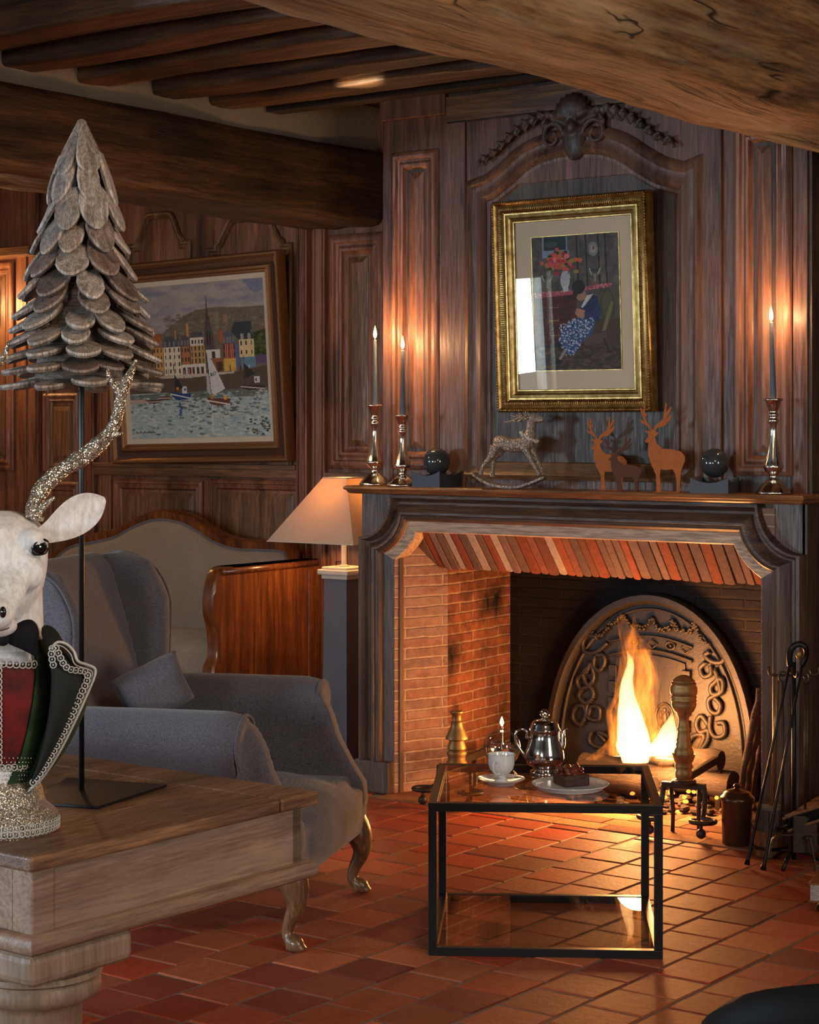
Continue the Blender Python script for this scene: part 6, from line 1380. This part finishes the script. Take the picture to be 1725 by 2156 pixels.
for s_ in (1, -1):
    X = lambda L_: [(x*s_, y, z) for x, y, z in L_]
    cloth('lapel', M['green_dark'], [X(r_) for r_ in (
        [(84, 1318, -.02), (98, 1312, -.02), (118, 1322, -.01), (128, 1342, 0)],
        [(86, 1345, -.05), (104, 1350, -.055), (125, 1355, -.04), (140, 1362, -.02)],
        [(106, 1390, -.075), (124, 1392, -.085), (160, 1394, -.06), (194, 1410, -.03)],
        [(108, 1440, -.080), (124, 1440, -.09), (150, 1440, -.085), (186, 1446, -.04)],
        [(102, 1510, -.080), (114, 1510, -.09), (132, 1508, -.085), (160, 1508, -.05)],
        [(88, 1580, -.072), (96, 1580, -.080), (108, 1578, -.075), (128, 1576, -.05)],
        [(68, 1640, -.06), (73, 1640, -.065), (80, 1638, -.06), (90, 1634, -.045)],
        [(52, 1662, -.055), (56, 1662, -.055), (60, 1660, -.055), (66, 1658, -.05)])])
    cloth('outer_collar', M['green'], [X(r_) for r_ in (
        [(128, 1342, .0), (140, 1362, -.01), (120, 1370, .05)],
        [(192, 1412, -.026), (200, 1450, .0), (150, 1450, .06)],
        [(184, 1450, -.034), (198, 1478, .0), (150, 1490, .06)],
        [(160, 1510, -.044), (180, 1524, .0), (130, 1540, .05)],
        [(126, 1580, -.044), (148, 1584, .0), (110, 1590, .04)],
        [(90, 1636, -.04), (104, 1632, .0), (84, 1634, .03)],
        [(64, 1660, -.045), (72, 1656, -.01), (66, 1656, .02)])])
    eg = smooth_path([bp(*q) for q in X([(110, 1362, -.075), (122, 1352, -.075), (140, 1356, -.07), (156, 1372, -.066), (164, 1392, -.068), (185, 1400, -.05), (200, 1408, -.04), (199, 1424, -.04), (186, 1456, -.046), (162, 1510, -.054), (128, 1578, -.054), (92, 1634, -.05), (66, 1660, -.056)])], 4)
    MB().tube(eg, .0030, 8).build('silver_piping', M['lace'], bust, world=True, smooth=True)
    MB().tube([p+Vector((0, 0, -.006))-RT*.006*s_ for p in eg], .0014, 6).build('silver_piping', M['lace'], bust, world=True, smooth=True)
    eg2 = smooth_path([bp(*q) for q in X([(112, 1400, -.088), (108, 1374, -.088), (116, 1362, -.086), (134, 1398, -.084), (150, 1410, -.078), (180, 1414, -.056), (184, 1430, -.054), (172, 1458, -.058), (148, 1512, -.064), (115, 1578, -.064), (82, 1632, -.06), (62, 1656, -.060)])], 4)
    lace(eg2, .0062, 'lace')
    # bow tie lobes
    cx_ = 10
    def lobe(n_): return n_
    mb = MB(); L_ = [(14, 1344, 12), (30, 1340, 22), (52, 1338, 34), (70, 1342, 40), (80, 1350, 38)]; rings = []
    for x, y, h in L_:
        c = bp((x-4)*s_+4, y, -.115+.0005*x); ring = []
        for i in range(14):
            a = 2*math.pi*i/14; ring.append(c+Vector((0, 0, h*kB*math.sin(a)))+FW*(.016*math.cos(a)*(.5+h/60))+RT*(.004*math.sin(a*3)))
        rings.append(ring)
    mb.loft(rings).build('bow_tie', M['velvet_black'], bust, world=True, smooth=True, sub=1)
mb = MB(); mb.ell(bp(6, 1344, -.125), (.014, .014, .015)); mb.build('bow_knot', M['velvet_black'], bust, world=True, smooth=True)
# glitter plinth
zf = lambda y: 1.55+(900-y)*kB-ZTb
MB().lathe([(.062, zf(1640)), (80*kB, zf(1652)), (84*kB, zf(1662)), (88*kB, zf(1680)), (94*kB, zf(1694)), (106*kB, zf(1702)), (116*kB, zf(1712)), (119*kB, zf(1722)), (119*kB, zf(1742)), (112*kB, zf(1750)), (104*kB, 0)], 48).build('plinth', M['glitter_base'], bust, smooth=True, ang=50)
cc_ = bp(0, 1731); cc_ = Vector((b0.x, b0.y, ZTb+zf(1731)))
for zo in (0, .011): lace([cc_+RT*(120*kB*math.cos(a))+FW*(120*kB*math.sin(a))+Vector((0, 0, zo-.004)) for a in [R(-190+200*i/60) for i in range(61)]], .0065, 'lace', 'plinth_braid')
# ================================================================= hearth accessories
jp = at(1553, 1778, Z=0); kj = (jp-CAM).dot(FW)/F
jar = thing('lidded_jar', 'brown glazed lidded jar standing on the hearth tiles', 'jar', (jp.x, jp.y, .0015))
MB().lathe([(0, 0), (30*kj, 0), (31.5*kj, .004), (33.5*kj, 85*kj), (34*kj, 88*kj), (34*kj, 96*kj), (0, 96*kj)], 36).build('body', M['copper'], jar, smooth=True, ang=50)
L_ = MB().lathe([(36*kj, 93*kj), (36.5*kj, 98*kj), (34*kj, 101*kj), (31*kj, 103*kj), (28*kj, 109*kj), (20*kj, 114*kj), (8*kj, 116.5*kj), (6*kj, 119*kj), (8.5*kj, 123*kj), (6*kj, 127*kj), (0, 128*kj)], 36).build('lid', M['copper'], jar, smooth=True, ang=60)
mb = MB(); mb.tube(smooth_path([Vector(q)*kj for q in ((32, 0, 92), (40, 0, 90), (41, 0, 82), (34, 0, 76))], 4), 2.5*kj, 8); mb.build('handle', M['copper'], jar, smooth=True)
# tool stand with tongs, shovel, poker, brush
TS = at(1672, 1822, Z=0)
st_ = thing('fire_tool_stand', 'wrought iron fireside tool stand with hooked arms beside the mantel leg', 'tool stand', (TS.x, TS.y, .001))
dS = (TS-CAM).dot(FW); kS = dS/F; zz_ = lambda y: 1.55+(900-y)*kS
MB().tube([(0, 0, .02), (0, 0, zz_(1395))], .008, 10).build('post', M['iron'], st_, smooth=True)
for i in range(3): a = i*2.1+.6; MB().tube([(0, 0, .05), (.06*math.cos(a), .06*math.sin(a), .04), (.11*math.cos(a), .11*math.sin(a), .004)], .007, 8).build('foot', M['iron'], st_, smooth=True)
za = zz_(1422)
for s_ in (-1, 1):
    MB().tube(smooth_path([Vector((0, 0, za)), RT*(.06*s_)+Vector((0, 0, za)), RT*(.085*s_)+Vector((0, 0, za+.004)), RT*(.090*s_)+Vector((0, 0, za+.030))], 4), .0045, 8).build('hook_arm', M['iron_brown'], st_, smooth=True)
    q_ = Vector((-FW.x, -FW.y, 0)); MB().tube(smooth_path([Vector((0, 0, za)), q_*(.05*s_)+Vector((0, 0, za)), q_*(.07*s_)+Vector((0, 0, za+.02))], 4), .0045, 8).build('hook_arm', M['iron_brown'], st_, smooth=True)
tg = at(1590, 1826, Z=0); th_ = at(1683, 1372, d=(TS-CAM).dot(FW)-.07)
tong = thing('fire_tongs', 'long black iron fire tongs with a looped head leaning on the tool stand', 'fire tongs', (tg.x, tg.y, 0))
MB().tube(smooth_path([at(1664, 1402, d=dS-.06), at(1663, 1380, d=dS-.07), at(1670, 1362, d=dS-.08), at(1684, 1356, d=dS-.08), at(1697, 1364, d=dS-.08), at(1698, 1382, d=dS-.07), at(1689, 1402, d=dS-.07)], 5), .0075, 10, flat=1.5).build('loop', M['iron'], tong, smooth=True, world=True)
MB().ell(at(1683, 1378, d=dS-.09), (.012, .012, .016)).build('rivet', M['brass'], tong, smooth=True, world=True)
for (a, b_) in (((1664, 1400), (1573, 1820)), ((1690, 1400), (1607, 1832))):
    e_ = at(b_[0], b_[1], Z=.012); s0 = at(a[0], a[1], d=dS-.07); mb = MB(); mb.tube([s0, s0.lerp(e_, .5), s0.lerp(e_, .72), s0.lerp(e_, .76), s0.lerp(e_, .97), e_], [.0045, .0045, .0055, .0065, .0065, .011], 9); mb.build('tong_leg', M['iron'], tong, smooth=True, world=True)
for i, (dx, dy, ln, nm, lb, hd) in enumerate(((-.045, -.03, .60, 'poker', 'straight iron poker hanging on the tool stand behind the tongs', 'p'), (.03, -.05, .58, 'ash_shovel', 'flat iron ash shovel hanging at the front of the tool stand', 's'), (.055, .03, .58, 'iron_fork', 'slim iron fire fork hanging at the back of the tool stand', 'f'))):
    P = Vector((TS.x, TS.y, 0))+RT*dx+FW*dy; t = thing(nm, lb, 'fire iron', P+Vector((0, 0, .07)), group=None)
    mb = MB(); zt3 = za+.0-.07; mb.tube([(0, 0, .10), (0, 0, zt3-.02)], .0048, 8); mb.tube([(.014*math.cos(a)*RT.x, .014*math.cos(a)*RT.y, zt3+.018*math.sin(a)) for a in [2*math.pi*q/14 for q in range(14)]], .0035, 7, closed=True); mb.build('shaft', M['iron_brown'], t, smooth=True)
    if hd == 's': MB().box((0, 0, .05), (.085, .010, .13), rot=Matrix.Rotation(YAW, 3, 'Z')).build('blade', M['iron_brown'], t, bevel=.003)
    elif hd == 'p': MB().tube([(0, 0, .11), (0, 0, .01), (.02, 0, .005)], [.006, .004, .003], 8).build('tip', M['iron'], t)
    else:
        MB().box((0, 0, .10), (.045, .008, .010), rot=Matrix.Rotation(YAW, 3, 'Z')).tube([RT*-.02+Vector((0, 0, .1)), RT*-.02+Vector((0, 0, .01))], .004, 6).tube([RT*.02+Vector((0, 0, .1)), RT*.02+Vector((0, 0, .01))], .004, 6).build('prongs', M['iron'], t)
# hearth brush
bpn = at(1622, 1712, d=dS+.0); hb = thing('hearth_brush', 'hearth brush with a pale wooden head and thick grey bristles among the fire irons', 'brush', bpn, (0, 0, YAW))
mb = MB(); mb.box((0, 0, .018), (.085, .03, .022)); mb.build('brush_head', M['petalw'], hb, bevel=.006)
mb = MB()
for i in range(130): x, y = rnd.uniform(-.038, .038), rnd.uniform(-.013, .013); mb.tube([(x, y, .012), (x*1.12, y*1.4, -.062+rnd.uniform(-.01, .008))], [.0016, .0012], 4)
o = mb.build('bristles', M['bristle'], hb); o['kind'] = 'stuff'
MB().tube([(.005, .0, .02), (.02, .006, .30), (.03, .01, za-bpn.z-.005)], .007, 8).build('handle', M['legw'], hb, smooth=True)
# wooden bucket behind the tongs
bk_ = at(1622, 1800, Z=0); bk = thing('wooden_bucket', 'dark staved wooden bucket behind the tongs at the foot of the mantel', 'bucket', (bk_.x+.0, bk_.y+.0, .0015))
MB().lathe([(0, 0), (.058, 0), (.064, .12), (.058, .12), (.054, .02), (0, .02)], 24, flute=.006, nf=12).build('staves', M['legw'], bk, smooth=True, ang=30)
for z in (.025, .095): MB().lathe([(.060+z*.05, z), (.063+z*.05, z), (.0635+z*.05, z+.012), (.060+z*.05, z+.012)], 24).build('hoop', M['iron'], bk, smooth=True, ang=30)
# bellows on the floor side by iron trivet
tv = at(1672, 1826, Z=0); tr = thing('iron_trivet', 'three-legged iron trivet with splayed strap legs under the bellows', 'trivet', (tv.x, tv.y, 0), (0, 0, YAW))
kT = (tv-CAM).dot(FW)/F
top = .118
MB().bb(-.045, .14, -.012, .012, top-.006, top).bb(.03, .055, -.06, .10, top-.006, top).build('top_bar', M['iron_brown'], tr, bevel=.002)
for pts in ([(-.045, 0, top-.003), (-.075, 0, .10), (-.09, -.005, .05), (-.115, -.01, .004)], [(.045, -.055, top-.004), (.055, -.06, .06), (.065, -.065, .003)], [(.13, .02, top-.004), (.16, .03, .06), (.17, .03, .003)]):
    P = smooth_path([Vector(q) for q in pts], 4); rings = []
    for p in P: rings.append([p+Vector((-.003, -.010, 0)), p+Vector((.003, -.010, 0)), p+Vector((.003, .010, .0)), p+Vector((-.003, .010, 0))])
    MB().loft([[q+Vector((0, 0, .0)) for q in r_] for r_ in rings]).build('strap_leg', M['iron_brown'], tr)
A_ = at(1662, 1758, d=(tv-CAM).dot(FW)); A_.z = max(A_.z, top+.005)
bw = thing('bellows', 'old leather and wood bellows lying across the iron trivet', 'bellows', Vector((tv.x, tv.y, top+.002))+RT*-.02, (0, R(-24), YAW))
outl = [(0, .010), (.05, .016), (.10, .045), (.15, .065), (.21, .070), (.27, .05), (.32, .018), (.40, .016)]
pol = [(x, y) for x, y in outl]+[(x, -y) for x, y in outl[::-1]]
for z in (.004, .050): MB().prism(pol, lambda x, y, p: Vector((x, y, p)), z, z+.010).build('board', M['petal'] if 0 else M['legw'], bw, bevel=.003)
rings = []
pin = [(x, y*.9) for x, y in outl[:-1]]+[(x, -y*.9) for x, y in outl[:-1][::-1]]
for z, s_ in ((.014, 1), (.024, .86), (.032, .96), (.040, .86), (.050, 1)): rings.append([Vector((.15+(x-.15)*s_, y*s_, z)) for x, y in pin])
MB().loft(rings).build('leather_gusset', M['leather'], bw, smooth=True)
MB().tube([(.02, 0, .03), (-.03, 0, .028)], [.014, .007], 12).build('nozzle', M['iron'], bw, smooth=True)
# book-shaped box
kp_ = at(1702, 1900, Z=.035); bo = thing('thick_book', 'thick leather-bound book with tooled gilt cover on a small dark foot', 'book', kp_-Vector((0, 0, .035)), (0, 0, YAW-R(22)))
MB().bb(0, .30, 0, .21, .035, .041).bb(0, .30, 0, .21, .092, .098).bb(.29, .302, 0, .21, .035, .098).build('cover', M['cover'], bo, bevel=.003)
MB().bb(.006, .29, .006, .204, .041, .092).build('pages', M['pages'], bo)
mb = MB()
for i in range(5):
    for j in range(3):
        c = Vector((.05+i*.05, .05+j*.055, .0985)); mb.tube([c+Vector((.018*math.cos(a), .018*math.sin(a), 0)) for a in [2*math.pi*q/12 for q in range(12)]], .0015, 5, closed=True); mb.tube([c+Vector((-.012, -.012, 0)), c+Vector((.012, .012, 0))], .0015, 5); mb.tube([c+Vector((-.012, .012, 0)), c+Vector((.012, -.012, 0))], .0015, 5)
mb.build('gilt_tooling', M['gilt'], bo)
for x, y in ((.04, .03), (.26, .03), (.04, .18), (.26, .18)): MB().lathe([(0, 0), (.012, 0), (.018, .010), (.018, .02), (.010, .035), (0, .035)], 14, (x, y, 0)).build('ball_foot', M['black'], bo, smooth=True)
# dark chair back in the near right corner
cpo = at(1958, 2156, d=2.75); dk = thing('tub_chair', 'black leather tub chair whose rounded back cuts the lower right corner', 'chair', (cpo.x, cpo.y, 0), (0, 0, YAW))
kk = 2.75/F; ztp = 1.55+(900-2028)*kk
rings = []
for i in range(25):
    a = R(-200+220*i/24); cxp, cyp = .26*math.cos(a), .24*math.sin(a)+.24; d_ = Vector((math.cos(a), math.sin(a), 0)); hgt = ztp-.03-.17*(abs(i-12)/12)**2.0
    c = Vector((cxp, cyp, 0)); ring = []
    for (o_, z) in ((-.02, .34), (-.03, hgt-.04), (-.025, hgt-.01), (0, hgt+.006), (.025, hgt-.01), (.03, hgt-.04), (.03, .30), (-.02, .30)): ring.append(c+d_*o_+Vector((0, 0, z)))
    rings.append(ring)
MB().loft(rings).build('curved_back', M['leather'], dk, smooth=True, ang=60)
MB().lathe([(0, .30), (.23, .30), (.235, .33), (.235, .42), (.22, .45), (0, .46)], 36, (0, .24, 0)).build('seat', M['leather'], dk, smooth=True, ang=60)
for x, y in ((-.15, .09), (.15, .09), (-.15, .39), (.15, .39)): MB().tube([(x, y, .30), (x*1.15, (y-.24)*1.15+.24, 0)], [.018, .012], 12).build('leg', M['black'], dk, smooth=True)
# small hidden spot that throws the bright patch on the joist
jp_ = at(745, 172, Z=2.95)
light('joist_spot', 'SPOT', jp_+Vector((-.10, -.03, -.62)), 150, (1, .74, .42), .01, jp_, spot=24, blend=1)
